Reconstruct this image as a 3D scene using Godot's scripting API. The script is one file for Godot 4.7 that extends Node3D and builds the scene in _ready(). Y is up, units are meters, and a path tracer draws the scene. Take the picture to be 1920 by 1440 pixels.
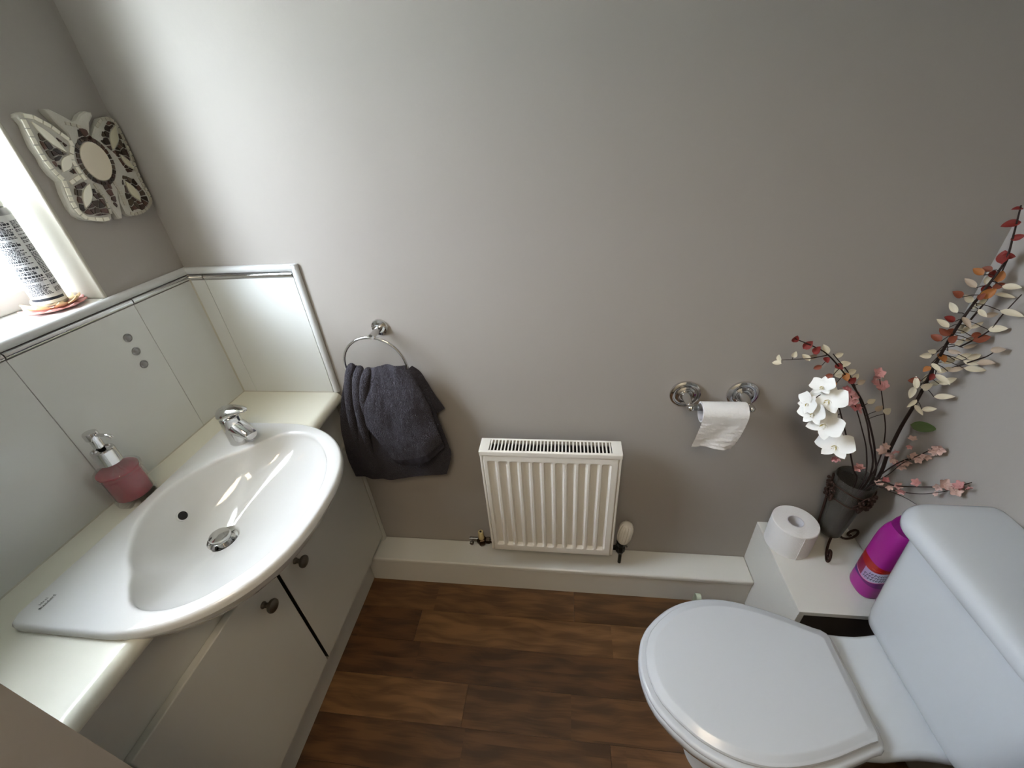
extends Node3D
# A small cloakroom: x runs along the radiator wall, y is up, z comes towards the doorway. Metres.

const WALL := Color(0.64, 0.622, 0.60)
const SKY_E := 47.0
const SKY_TOP := Color(0.925, 0.955, 1.0)
const SKY_HOR := Color(0.585, 0.612, 0.66)
const SUN_E := 1.4
const SUN_C := Color(0.90, 0.96, 1.0)
const SUN_DIR := Vector3(1.0, -0.7, -1.32)
const SUN_A := 18.0
const FILL_E := 1.3
const FILL_C := Color(1.0, 0.915, 0.79)
const EXPO := 1.0
const WHITE_TILE := Color(0.84, 0.85, 0.84)


var M := {}
var taken := {}

func _ready():
	var cam := Camera3D.new()
	cam.name = "camera"
	add_child(cam)
	cam.position = Vector3(0, 1.5, 1.0)
	cam.rotation_degrees = Vector3(-32.3475, 8.7156, -4.2763)
	cam.fov = 85.344
	cam.near = 0.02
	cam.current = true
	var e := Environment.new()
	e.tonemap_mode = Environment.TONE_MAPPER_LINEAR
	e.tonemap_exposure = EXPO
	e.background_mode = Environment.BG_SKY
	var sm := ProceduralSkyMaterial.new()
	sm.sky_top_color = SKY_TOP
	sm.sky_horizon_color = SKY_HOR
	sm.ground_horizon_color = Color(0.80, 0.82, 0.78)
	sm.ground_bottom_color = Color(0.55, 0.58, 0.48)
	sm.sky_energy_multiplier = 1.0
	sm.ground_energy_multiplier = 0.6
	e.background_energy_multiplier = SKY_E
	sm.sky_curve = 0.3
	sm.sun_angle_max = 1.0
	var sky := Sky.new(); sky.sky_material = sm
	e.sky = sky
	e.sdfgi_enabled = true; e.ssao_enabled = true; e.ssil_enabled = true
	e.ambient_light_source = Environment.AMBIENT_SOURCE_SKY
	var we := WorldEnvironment.new(); we.name = "environment"; we.environment = e
	add_child(we)
	# hazy sun outside, low and very soft
	var sun := DirectionalLight3D.new()
	sun.name = "sun"
	add_child(sun)
	sun.look_at_from_position(Vector3.ZERO, SUN_DIR)
	sun.light_color = SUN_C
	sun.light_energy = SUN_E
	sun.light_angular_distance = SUN_A
	sun.sky_mode = DirectionalLight3D.SKY_MODE_LIGHT_ONLY
	sun.shadow_enabled = true
	var hall := AreaLight3D.new()  # unseen light added in the hall to fill the room
	hall.name = "fill_light"
	add_child(hall)
	hall.position = Vector3(-0.05, 2.372, 1.55)
	hall.rotation_degrees = Vector3(-90, 0, 0)
	hall.area_size = Vector2(0.5, 0.5)
	hall.light_energy = FILL_E
	hall.light_color = FILL_C
	hall.area_range = 6.0
	hall.shadow_enabled = true
	materials()
	room()
	fill_panel()
	vanity()
	basin()
	boxing()
	toilet()
	radiator()
	towel_ring()
	towel()
	roll_holder()
	vase()
	flowers()
	bottle()
	tap()
	dispenser()
	sill_things()
	plaque()


# ---------------------------------------------------------------- helpers: triangles -> mesh
class MB:
	var p := PackedVector3Array()
	var uv := PackedVector2Array()
	func tri(a: Vector3, b: Vector3, c: Vector3, ua := Vector2.ZERO, ub := Vector2.ZERO, uc := Vector2.ZERO):
		if (b - a).cross(c - a).length_squared() < 1e-20:
			return
		p.append(a); p.append(b); p.append(c)
		uv.append(ua); uv.append(ub); uv.append(uc)
	func quad(a: Vector3, b: Vector3, c: Vector3, d: Vector3):
		tri(a, b, c); tri(a, c, d)
	# rows: Array of PackedVector3Array of one length
	func grid(rows: Array, wrap_u := false, wrap_v := false, scale_uv := Vector2.ONE):
		var nv := rows.size()
		var nu: int = rows[0].size()
		for j in (nv if wrap_v else nv - 1):
			var r0: PackedVector3Array = rows[j]
			var r1: PackedVector3Array = rows[(j + 1) % nv]
			for i in (nu if wrap_u else nu - 1):
				var k := (i + 1) % nu
				var u0 := float(i) / (nu if wrap_u else nu - 1)
				var u1 := float(i + 1) / (nu if wrap_u else nu - 1)
				var v0 := float(j) / maxf(1, nv - 1)
				var v1 := float(j + 1) / maxf(1, nv - 1)
				tri(r0[i], r0[k], r1[k], Vector2(u0, v0) * scale_uv, Vector2(u1, v0) * scale_uv, Vector2(u1, v1) * scale_uv)
				tri(r0[i], r1[k], r1[i], Vector2(u0, v0) * scale_uv, Vector2(u1, v1) * scale_uv, Vector2(u0, v1) * scale_uv)
	func fan(ring: PackedVector3Array, flip := false):
		var c := Vector3.ZERO
		for q in ring: c += q
		c /= ring.size()
		for i in ring.size():
			var a := ring[i]
			var b := ring[(i + 1) % ring.size()]
			if flip: tri(c, b, a)
			else: tri(c, a, b)
	# loft: rings from one end to the other, closed at both ends
	func loft(rings: Array, cap0 := true, cap1 := true):
		grid(rings, true)
		if cap0: fan(rings[0], true)
		if cap1: fan(rings[rings.size() - 1])
	# lathe about an axis: profile of (radius, height)
	func lathe(profile: Array, seg: int, origin: Vector3, axis := Vector3.UP, cap0 := true, cap1 := true):
		var z := axis.normalized()
		var x := z.cross(Vector3(0.31, 0.17, 0.93)).normalized()
		var y := z.cross(x)
		var rings := []
		for q in profile:
			var r := PackedVector3Array()
			for i in seg:
				var a := TAU * i / seg
				r.append(origin + (x * cos(a) + y * sin(a)) * maxf(q[0], 0.00005) + z * q[1])
			rings.append(r)
		loft(rings, cap0, cap1)
	func tube(path: PackedVector3Array, radius, seg := 10, closed := false):
		var n := path.size()
		var rings := []
		var side := Vector3.ZERO
		for i in n:
			var t: Vector3
			if closed: t = path[(i + 1) % n] - path[(i + n - 1) % n]
			else: t = path[mini(i + 1, n - 1)] - path[maxi(i - 1, 0)]
			t = t.normalized()
			if side == Vector3.ZERO:
				side = t.cross(Vector3.UP if absf(t.y) < 0.9 else Vector3.RIGHT)
			side = (side - t * side.dot(t)).normalized()
			var up := t.cross(side)
			var r: float = radius[i] if radius is Array else radius
			var ring := PackedVector3Array()
			for k in seg:
				var a := TAU * k / seg
				ring.append(path[i] + (side * cos(a) + up * sin(a)) * r)
			rings.append(ring)
		if closed: grid(rings, true, true)
		else: loft(rings)
	# box with rounded edges
	func rbox(lo: Vector3, hi: Vector3, r := 0.002, n := 2):
		var c := (lo + hi) / 2
		var h := (hi - lo) / 2
		r = minf(r, minf(h.x, minf(h.y, h.z)) * 0.999)
		var inner := h - Vector3.ONE * r
		for ax in 3:
			var u := (ax + 1) % 3
			var v := (ax + 2) % 3
			var lu := PackedFloat32Array()
			var lv := PackedFloat32Array()
			for k in n + 1: lu.append(-inner[u] - r * tan((1.0 - float(k) / n) * PI / 4)); lv.append(-inner[v] - r * tan((1.0 - float(k) / n) * PI / 4))
			for k in n + 1: lu.append(inner[u] + r * tan(float(k) / n * PI / 4)); lv.append(inner[v] + r * tan(float(k) / n * PI / 4))
			for s in [-1.0, 1.0]:
				var rows := []
				for b in lv:
					var row := PackedVector3Array()
					for a in lu:
						var q := Vector3.ZERO
						q[ax] = s * h[ax]; q[u] = a * s; q[v] = b
						var core := q.clamp(-inner, inner)
						row.append(c + core + (q - core).normalized() * r)
					rows.append(row)
				grid(rows)
	func box(lo: Vector3, hi: Vector3):
		rbox(lo, hi, 0.0006, 1)
	# polygon in a plane, pushed along w by depth, with a bevel on the far face
	func prism(poly: PackedVector2Array, o: Vector3, u: Vector3, v: Vector3, w: Vector3, depth: float, bevel := 0.0):
		var at := func(q: Vector2, d: float) -> Vector3: return o + u * q.x + v * q.y + w * d
		var n := poly.size()
		var top := poly
		var turn := 0.0
		for i in n: turn += poly[i].cross(poly[(i + 1) % n])
		if bevel > 0:
			top = PackedVector2Array()
			for i in n:
				var d0 := (poly[i] - poly[(i + n - 1) % n]).normalized()
				var d1 := (poly[(i + 1) % n] - poly[i]).normalized()
				var inward := (d0.orthogonal() + d1.orthogonal()).normalized() * (-1.0 if turn > 0 else 1.0)
				top.append(poly[i] + inward * bevel)
		var idx := Geometry2D.triangulate_polygon(poly)
		var idt := Geometry2D.triangulate_polygon(top)
		if idt.is_empty():
			top = poly; idt = idx
		for i in range(0, idx.size(), 3):
			var f := (poly[idx[i + 1]] - poly[idx[i]]).cross(poly[idx[i + 2]] - poly[idx[i]]) * turn < 0
			tri(at.call(poly[idx[i]], 0.0), at.call(poly[idx[i + (1 if f else 2)]], 0.0), at.call(poly[idx[i + (2 if f else 1)]], 0.0))
		for i in range(0, idt.size(), 3):
			var f := (top[idt[i + 1]] - top[idt[i]]).cross(top[idt[i + 2]] - top[idt[i]]) * turn < 0
			tri(at.call(top[idt[i]], depth), at.call(top[idt[i + (2 if f else 1)]], depth), at.call(top[idt[i + (1 if f else 2)]], depth))
		for i in n:
			var k := (i + 1) % n
			var e := depth - bevel
			tri(at.call(poly[i], 0.0), at.call(poly[k], 0.0), at.call(poly[k], e)); tri(at.call(poly[i], 0.0), at.call(poly[k], e), at.call(poly[i], e))
			if bevel > 0:
				tri(at.call(poly[i], e), at.call(poly[k], e), at.call(top[k], depth)); tri(at.call(poly[i], e), at.call(top[k], depth), at.call(top[i], depth))

# area-weighted normals, split where faces meet at more than the crease angle; solids are turned outside out
func mesh_of(b: MB, origin := Vector3.ZERO, crease := 38.0, solid := true) -> ArrayMesh:
	var n := b.p.size()
	var p := b.p
	var uv := b.uv
	if solid:
		var vol := 0.0
		var c := p[0]
		for i in range(0, n, 3): vol += (p[i] - c).dot((p[i + 1] - c).cross(p[i + 2] - c))
		if vol > 0:
			for i in range(0, n, 3):
				var t := p[i + 1]; p[i + 1] = p[i + 2]; p[i + 2] = t
				var s := uv[i + 1]; uv[i + 1] = uv[i + 2]; uv[i + 2] = s
	var fn := PackedVector3Array()
	var at := {}
	for i in range(0, n, 3):
		var f := (p[i + 2] - p[i]).cross(p[i + 1] - p[i])
		fn.append(f)
		for k in 3:
			var key := Vector3i((p[i + k] * 40000.0).round())
			if at.has(key): at[key].append(i / 3)
			else: at[key] = [i / 3]
	var lim := cos(deg_to_rad(crease))
	var normals := PackedVector3Array()
	for i in n:
		var own := fn[i / 3].normalized()
		var s := Vector3.ZERO
		for f in at[Vector3i((p[i] * 40000.0).round())]:
			if fn[f].normalized().dot(own) > lim: s += fn[f]
		normals.append(s.normalized() if s.length() > 0 else own)
	if origin != Vector3.ZERO:
		for i in n: p[i] -= origin
	var a := []
	a.resize(Mesh.ARRAY_MAX)
	a[Mesh.ARRAY_VERTEX] = p
	a[Mesh.ARRAY_NORMAL] = normals
	a[Mesh.ARRAY_TEX_UV] = uv
	var m := ArrayMesh.new()
	m.add_surface_from_arrays(Mesh.PRIMITIVE_TRIANGLES, a)
	return m

func numbered(called: String) -> String:
	taken[called] = taken.get(called, -1) + 1
	return called if taken[called] == 0 else "%s_%03d" % [called, taken[called]]

func where(o: Node3D) -> Vector3:
	var w := Vector3.ZERO
	var q = o
	while q is Node3D and q != self:
		w += q.position
		q = q.get_parent()
	return w

# one named mesh under a parent; its points are given in room coordinates
func part(called: String, b: MB, mat: Material, parent: Node3D, crease := 38.0, solid := true) -> MeshInstance3D:
	var o := MeshInstance3D.new()
	o.name = called
	o.mesh = mesh_of(b, where(parent), crease, solid)
	o.material_override = mat
	o.cast_shadow = GeometryInstance3D.SHADOW_CASTING_SETTING_ON
	parent.add_child(o, true)
	return o

# a piece that shares its mesh with others
func piece(called: String, m: Mesh, mat: Material, parent: Node3D, xf: Transform3D) -> MeshInstance3D:
	var o := MeshInstance3D.new()
	o.name = called
	o.mesh = m
	o.material_override = mat
	o.transform = Transform3D(xf.basis, xf.origin - where(parent))
	parent.add_child(o, true)
	return o

func thing(called: String, label: String, category: String, at: Vector3, group := "") -> Node3D:
	var o := Node3D.new()
	o.name = numbered(called)
	add_child(o)
	o.position = at
	o.set_meta("label", label)
	o.set_meta("category", category)
	if group: o.set_meta("group", group)
	return o

func single(called: String, label: String, category: String, b: MB, mat: Material, crease := 38.0) -> MeshInstance3D:
	var o := part(numbered(called), b, mat, self, crease)
	o.set_meta("label", label)
	o.set_meta("category", category)
	return o

func struct(called: String, label: String, b: MB, mat: Material, crease := 38.0) -> MeshInstance3D:
	var o := part(called, b, mat, self, crease)
	o.set_meta("kind", "structure")
	o.set_meta("label", label)
	return o

func curve(pts: Array, steps := 6) -> PackedVector3Array:
	var out := PackedVector3Array()
	var n := pts.size()
	for i in n - 1:
		var a: Vector3 = pts[maxi(i - 1, 0)]
		var b: Vector3 = pts[i]
		var c: Vector3 = pts[i + 1]
		var d: Vector3 = pts[mini(i + 2, n - 1)]
		for k in steps: out.append(b.cubic_interpolate(c, a, d, float(k) / steps))
	out.append(pts[n - 1])
	return out

# value at x in a table of [x, value]
func tab(t: Array, x: float) -> float:
	if x <= t[0][0]: return t[0][1]
	for i in t.size() - 1:
		if x <= t[i + 1][0]:
			var f: float = (x - t[i][0]) / (t[i + 1][0] - t[i][0])
			var m0: float = t[maxi(i - 1, 0)][1]
			var m3: float = t[mini(i + 2, t.size() - 1)][1]
			return cubic_interpolate(t[i][1], t[i + 1][1], m0, m3, f)
	return t[t.size() - 1][1]

# ---------------------------------------------------------------- materials
func mat(c: Color, rough := 0.6, metal := 0.0, spec := 0.5) -> StandardMaterial3D:
	var m := StandardMaterial3D.new()
	m.albedo_color = c
	m.roughness = rough
	m.metallic = metal
	m.metallic_specular = spec
	return m

func noise_tex(freq: float, seed_: int, normal := 0.0, size := 512, octaves := 4) -> NoiseTexture2D:
	var f := FastNoiseLite.new()
	f.seed = seed_
	f.frequency = freq
	f.fractal_octaves = octaves
	var t := NoiseTexture2D.new()
	t.width = size; t.height = size
	t.seamless = true
	t.noise = f
	if normal > 0:
		t.as_normal_map = true
		t.bump_strength = normal
	return t

func grain(m: StandardMaterial3D, freq: float, strength: float, scale_: float, seed_: int) -> StandardMaterial3D:
	m.normal_enabled = true
	m.normal_texture = noise_tex(freq, seed_, strength)
	m.normal_scale = 1.0
	m.uv1_triplanar = true
	m.uv1_world_triplanar = true
	m.uv1_scale = Vector3.ONE * scale_
	return m

func wood_texture(seed_: int, a: Color, b: Color) -> ImageTexture:
	var f := FastNoiseLite.new(); f.seed = seed_; f.frequency = 0.011; f.fractal_octaves = 4
	var g := FastNoiseLite.new(); g.seed = seed_ + 9; g.frequency = 0.006; g.fractal_octaves = 2
	var h := FastNoiseLite.new(); h.seed = seed_ + 5; h.frequency = 0.03; h.fractal_octaves = 3
	var im := Image.create(768, 128, false, Image.FORMAT_RGB8)
	for y in 128:
		for x in 768:
			var wob := g.get_noise_2d(x * 0.8, y * 1.2) * 22.0
			var v := f.get_noise_2d(x * 0.30, (y + wob) * 4.6) * 0.5 + 0.5
			var band := g.get_noise_2d(x * 0.9 + 500.0, y * 3.2) * 0.5 + 0.5
			var fine := h.get_noise_2d(x * 0.25, y * 7.0)
			im.set_pixel(x, y, a.lerp(b, clampf((v - 0.5) * 1.3 + (band - 0.5) * 1.9 + 0.5 + fine * 0.28, 0, 1)))
	im.generate_mipmaps()
	return ImageTexture.create_from_image(im)

# print too small to read: rows of grey words on a pale wrap
func can_texture() -> ImageTexture:
	var r := RandomNumberGenerator.new(); r.seed = 71
	var im := Image.create(1024, 1024, false, Image.FORMAT_RGB8)
	im.fill(Color(0.86, 0.87, 0.87))
	for col in 4:
		var x0 := col * 256 + 8
		im.fill_rect(Rect2i(x0 - 4, 60, 200, 860), Color(0.80, 0.81, 0.82))
		var y := 70
		while y < 900:
			var big := r.randf() < 0.12
			var h := 24 if big else 10
			if r.randf() < 0.1:
				y += 22; continue
			var x := x0
			var wide := r.randi_range(150, 236)
			while x < x0 + wide:
				var w := r.randi_range(8, 34)
				im.fill_rect(Rect2i(x, y, mini(w, x0 + 240 - x), h), Color(0.09, 0.10, 0.13).lightened(r.randf() * 0.2))
				x += w + 6
			y += h + (12 if big else 5)
	im.fill_rect(Rect2i(0, 952, 1024, 34), Color(0.05, 0.09, 0.16))
	im.fill_rect(Rect2i(70, 952, 60, 34), Color(0.86, 0.87, 0.87)); im.fill_rect(Rect2i(600, 952, 60, 34), Color(0.86, 0.87, 0.87))
	im.generate_mipmaps()
	return ImageTexture.create_from_image(im)

# the purple bottle's wrap: a red strip over a pale panel with dark slanted print
func bottle_texture() -> ImageTexture:
	var r := RandomNumberGenerator.new(); r.seed = 12
	var im := Image.create(512, 256, false, Image.FORMAT_RGB8)
	for y in 256:
		for x in 512:
			var u := fmod(x, 256.0) / 256.0
			var v := y / 256.0
			var c := Color(0.50, 0.03, 0.26)
			var sweep := v - 0.12 * sin(u * TAU)
			if sweep < 0.26: c = Color(0.62, 0.06, 0.05)
			elif u > 0.22 and u < 0.80 and sweep < 0.76: c = Color(0.66, 0.58, 0.74).lerp(Color(0.78, 0.78, 0.86), smoothstep(0.25, 0.6, u))
			elif sweep > 0.80: c = Color(0.42, 0.10, 0.42).lerp(Color(0.2, 0.12, 0.42), smoothstep(0.3, 0.0, u))
			if absf(sweep - 0.77) < 0.018: c = Color(0.86, 0.55, 0.72)
			im.set_pixel(x, y, c)
	for rep in 2:
		for ln in 3:
			var x := rep * 256 + 72 + (22 if ln == 0 else 0)
			while x < rep * 256 + 190:
				var w := r.randi_range(5, 9)
				for k in 22:
					var y := 92 + ln * 32 + k - int(12.0 * sin((x % 256) / 256.0 * TAU) * -2.2)
					for i in w:
						if (k < 5 or k > 17 or i < 3 or r.randf() < 0.15) and y > 0 and y < 256: im.set_pixel(clampi(x + i - k / 4, 0, 511), y, Color(0.16, 0.14, 0.24))
				x += w + 6
		for i in 60:
			im.fill_rect(Rect2i(rep * 256 + 90 + i * 2, 40 + r.randi_range(-5, 6) + int(26 * sin((90 + i * 2) / 256.0 * TAU)), 3, 3), Color(0.85, 0.4, 0.15))
	im.generate_mipmaps()
	return ImageTexture.create_from_image(im)

func materials():
	M.wall = grain(mat(WALL, 0.7, 0.0, 0.35), 0.03, 0.35, 4.0, 3)
	M.ceiling = mat(Color(0.92, 0.92, 0.90), 0.9)
	M.reveal = mat(Color(0.70, 0.685, 0.635), 0.6)
	M.tile = mat(WHITE_TILE, 0.14)
	M.tile_trim = mat(Color(0.80, 0.81, 0.81), 0.2)
	M.grout = mat(Color(0.74, 0.73, 0.68), 0.8)
	M.white = mat(Color(0.86, 0.86, 0.84), 0.35)
	M.gloss = mat(Color(0.85, 0.85, 0.83), 0.22)
	M.upvc = mat(Color(0.9, 0.9, 0.88), 0.3)
	M.lamin = mat(Color(0.90, 0.895, 0.84), 0.28)
	M.door = mat(Color(0.80, 0.80, 0.77), 0.4)
	M.ceramic = mat(Color(0.835, 0.84, 0.835), 0.06)
	M.ceramic.clearcoat_enabled = true; M.ceramic.clearcoat = 0.4; M.ceramic.clearcoat_roughness = 0.03
	M.seat = mat(Color(0.765, 0.785, 0.81), 0.2)
	M.toilet = mat(Color(0.775, 0.80, 0.825), 0.08)
	M.toilet.clearcoat_enabled = true; M.toilet.clearcoat = 0.4; M.toilet.clearcoat_roughness = 0.03
	M.chrome = mat(Color(0.86, 0.86, 0.86), 0.07, 1.0)
	M.satin = mat(Color(0.62, 0.62, 0.62), 0.28, 1.0)
	M.pewter = mat(Color(0.42, 0.40, 0.37), 0.38, 1.0)
	M.black = mat(Color(0.02, 0.02, 0.02), 0.6)
	M.brown_board = mat(Color(0.19, 0.16, 0.14), 0.8)
	M.rad = mat(Color(0.90, 0.89, 0.86), 0.3)
	M.rad_shade = mat(Color(0.16, 0.155, 0.15), 0.6)  # dark grey painted as the shade inside the radiator
	M.brass = mat(Color(0.30, 0.25, 0.20), 0.35, 1.0)
	M.cream = mat(Color(0.80, 0.74, 0.56), 0.5)
	M.dark_nut = mat(Color(0.16, 0.17, 0.16), 0.4, 0.8)
	M.towel = grain(mat(Color(0.27, 0.265, 0.295), 1.0, 0.0, 0.1), 0.09, 14.0, 5.0, 21)
	M.towel.rim_enabled = true; M.towel.rim = 0.35
	M.towel_band = grain(mat(Color(0.20, 0.195, 0.22), 0.9, 0.0, 0.2), 0.10, 2.0, 9.0, 22)
	M.paper = grain(mat(Color(0.90, 0.90, 0.90), 0.95, 0.0, 0.1), 0.03, 3.0, 9.0, 23)
	M.core = mat(Color(0.82, 0.82, 0.84), 0.9)
	M.iron = grain(mat(Color(0.21, 0.135, 0.105), 0.65, 0.5), 0.05, 4.0, 20.0, 24)
	M.smoke = mat(Color(0.30, 0.29, 0.27, 0.66), 0.3)
	M.smoke.transparency = BaseMaterial3D.TRANSPARENCY_ALPHA
	M.pane = mat(Color(0.93, 0.97, 0.93, 0.12), 0.05)
	M.pane.transparency = BaseMaterial3D.TRANSPARENCY_ALPHA
	M.jar = mat(Color(0.70, 0.72, 0.70, 0.16), 0.03)
	M.jar.transparency = BaseMaterial3D.TRANSPARENCY_ALPHA
	M.soap = mat(Color(0.55, 0.07, 0.19), 0.18)
	M.purple = mat(Color(0.62, 0.13, 0.53), 0.3)
	M.purple_cap = mat(Color(0.46, 0.03, 0.40), 0.3)
	M.wrap = mat(Color.WHITE, 0.3); M.wrap.albedo_texture = bottle_texture()
	M.can = mat(Color.WHITE, 0.35); M.can.albedo_texture = can_texture()
	M.coaster_pink = mat(Color(0.84, 0.60, 0.58), 0.6)
	M.coaster_yellow = mat(Color(0.85, 0.74, 0.56), 0.6)
	M.plaque = grain(mat(Color(0.76, 0.75, 0.71), 0.5), 0.05, 3.0, 12.0, 25)
	M.mosaic_grey = mat(Color(0.72, 0.70, 0.64), 0.3)
	M.mosaic_white = mat(Color(0.97, 0.96, 0.90), 0.25)
	M.mosaic_browns = [mat(Color(0.24, 0.16, 0.13), 0.3), mat(Color(0.31, 0.20, 0.155), 0.3), mat(Color(0.19, 0.15, 0.12), 0.25), mat(Color(0.27, 0.22, 0.16), 0.3)]
	M.mosaic_petal = mat(Color(0.78, 0.76, 0.66), 0.3)
	M.mirror = mat(Color(0.86, 0.82, 0.74), 0.3)
	M.stem = mat(Color(0.14, 0.085, 0.07), 0.8)
	M.leaf_white = mat(Color(0.80, 0.77, 0.68), 0.7)
	M.leaf_dim = mat(Color(0.66, 0.60, 0.53), 0.75)
	M.leaf_red = mat(Color(0.46, 0.12, 0.10), 0.6)
	M.leaf_orange = mat(Color(0.46, 0.22, 0.13), 0.6)
	M.leaf_ochre = mat(Color(0.60, 0.38, 0.18), 0.6)
	M.leaf_green = mat(Color(0.27, 0.36, 0.19), 0.6)
	M.orchid = mat(Color(0.97, 0.98, 0.97), 0.6)
	M.orchid_lip = mat(Color(0.72, 0.68, 0.40), 0.6)
	M.pink = mat(Color(0.76, 0.56, 0.55), 0.7)
	M.pink_pale = mat(Color(0.80, 0.69, 0.65), 0.7)
	M.pink_deep = mat(Color(0.66, 0.40, 0.40), 0.7)
	for k in ["leaf_white", "leaf_dim", "leaf_red", "leaf_orange", "orchid", "pink", "pink_pale", "pink_deep", "leaf_green"]:
		M[k].backlight_enabled = true
		M[k].backlight = M[k].albedo_color * 0.3
	M.ink = mat(Color(0.30, 0.30, 0.27), 0.6)
	M.clip = mat(Color(0.78, 0.84, 0.76, 0.6), 0.3); M.clip.transparency = BaseMaterial3D.TRANSPARENCY_ALPHA
	M.lawn = mat(Color(0.74, 0.76, 0.70), 0.95)  # lawn colour paled to bounce more light up into the room
	M.woods = []
	for i in 4:
		var w := mat(Color.WHITE, 0.42)
		w.albedo_texture = wood_texture(40 + i * 7, [Color(0.29, 0.195, 0.115), Color(0.33, 0.225, 0.135), Color(0.27, 0.18, 0.105), Color(0.38, 0.265, 0.16)][i], [Color(0.42, 0.295, 0.18), Color(0.46, 0.33, 0.205), Color(0.39, 0.265, 0.16), Color(0.51, 0.375, 0.235)][i])
		M.woods.append(w)

# ---------------------------------------------------------------- room
const XL := -1.015      # window wall
const XR := 0.904       # wall behind the toilet
const ZF := 0.86        # wall with the doorway
const TOP := 2.4
const XO := -1.215     # outside face of the window wall
const WZ0 := 0.2245     # window opening
const WZ1 := 0.79
const WY0 := 1.215
const WY1 := 2.15

func room():
	var b := MB.new()
	b.box(Vector3(XO, -0.1, -0.1), Vector3(XR + 0.1, TOP + 0.1, 0.0))
	var wb := struct("wall_back", "taupe painted wall behind the radiator and the towel ring", b, M.wall)
	b = MB.new()
	b.box(Vector3(XO, -0.1, -0.1), Vector3(XL, WY0, 2.3))
	b.box(Vector3(XO, WY1, -0.1), Vector3(XL, TOP + 0.1, 2.3))
	b.box(Vector3(XO, WY0, -0.1), Vector3(XL, WY1, WZ0))
	b.box(Vector3(XO, WY0, WZ1), Vector3(XL, WY1, 2.3))
	var wl := struct("wall_left", "taupe painted wall with the window, tiled below, above the basin", b, M.wall)
	b = MB.new()
	b.box(Vector3(XR, -0.1, -0.1), Vector3(XR + 0.1, TOP + 0.1, 2.3))
	struct("wall_right", "taupe painted wall behind the toilet cistern", b, M.wall)
	b = MB.new()
	# the doorway wall, slightly out of square at the basin
	b.prism(PackedVector2Array([Vector2(-1.1, 0.768), Vector2(-0.6, 0.861), Vector2(-0.6, 0.961), Vector2(-1.1, 0.961)]), Vector3.ZERO, Vector3.RIGHT, Vector3.BACK, Vector3.UP, TOP)
	b.box(Vector3(0.5, 0, ZF), Vector3(XR + 0.05, TOP, ZF + 0.1))
	b.box(Vector3(-0.6, 2.02, ZF), Vector3(0.5, TOP, ZF + 0.1))
	struct("wall_front", "taupe painted wall either side of the doorway, at the near end of the worktop", b, M.wall)
	b = MB.new()
	b.box(Vector3(XO, -0.1, 2.2), Vector3(XR + 0.1, TOP + 0.1, 2.3))
	struct("wall_hall", "plain wall of the hall facing the doorway", b, M.ceiling)
	b = MB.new()
	b.box(Vector3(XO, TOP, -0.1), Vector3(XR + 0.1, TOP + 0.1, 2.3))
	struct("ceiling", "plain white ceiling", b, M.ceiling)
	# floor: wood planks laid along x
	b = MB.new()
	b.box(Vector3(XO, -0.12, -0.1), Vector3(XR + 0.1, -0.008, 2.3))
	var fl := struct("floor", "dark brown wood plank floor between the vanity and the toilet", b, M.brown_board)
	var r := RandomNumberGenerator.new(); r.seed = 5
	var edges := [0.085, 0.204, 0.312, 0.4245, 0.5375, 0.65, 0.762, 0.875, 0.988, 1.1, 1.213, 1.326, 1.44, 1.55]
	var joints := [[0.035], [-0.517], [0.52], [-0.30], [0.131], [-0.45], [0.3], [-0.1], [-0.6], [0.2], [0.6], [-0.2], [0.1]]
	for i in edges.size() - 1:
		var xs := [-0.80, joints[i][0], 0.90]
		for k in 2:
			var pb := MB.new()
			pb.rbox(Vector3(xs[k] + 0.0003, -0.008, edges[i] + 0.0003), Vector3(xs[k + 1] - 0.0003, 0.0, edges[i + 1] - 0.0003), 0.0006, 1)
			var off := Vector2(r.randf(), r.randf())
			for q in pb.p.size():
				pb.uv[q] = Vector2((pb.p[q].x) / 0.85, (pb.p[q].z - edges[i]) / 0.14) + off
			var tone: int = [[1, 0], [2, 3], [2, 2], [3, 0], [0, 1], [2, 1], [0, 2], [1, 3], [2, 0], [1, 1], [3, 2], [0, 0], [1, 2]][i][k]
			part("plank", pb, M.woods[tone], fl)
	# outside, seen brightly through the panes
	b = MB.new()
	b.box(Vector3(-30, -0.5, -20), Vector3(XO - 0.01, -0.4, 25))
	struct("ground_outside", "ground outside the window, made pale to bounce light indoors", b, M.lawn)
	tiles(wl, wb)
	window()

func fill_panel():  # made-up glowing panel out of view, paired with the added fill light
	var t := thing("added_fill_lamp", "flat square fill lamp added unseen in the hall beyond the doorway", "lamp", Vector3(-0.05, 2.4, 1.55))
	var b := MB.new()
	b.rbox(Vector3(-0.31, 2.382, 1.29), Vector3(0.21, 2.3995, 1.81), 0.004, 2)
	part("fill_body", b, M.white, t)
	b = MB.new()
	b.rbox(Vector3(-0.30, 2.376, 1.30), Vector3(0.20, 2.383, 1.80), 0.003, 2)
	var glow := mat(Color(0.9, 0.9, 0.88), 0.5)
	glow.emission_enabled = true
	glow.emission = FILL_C
	glow.emission_energy_multiplier = 1.0
	part("fill_glow", b, glow, t)

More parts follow.
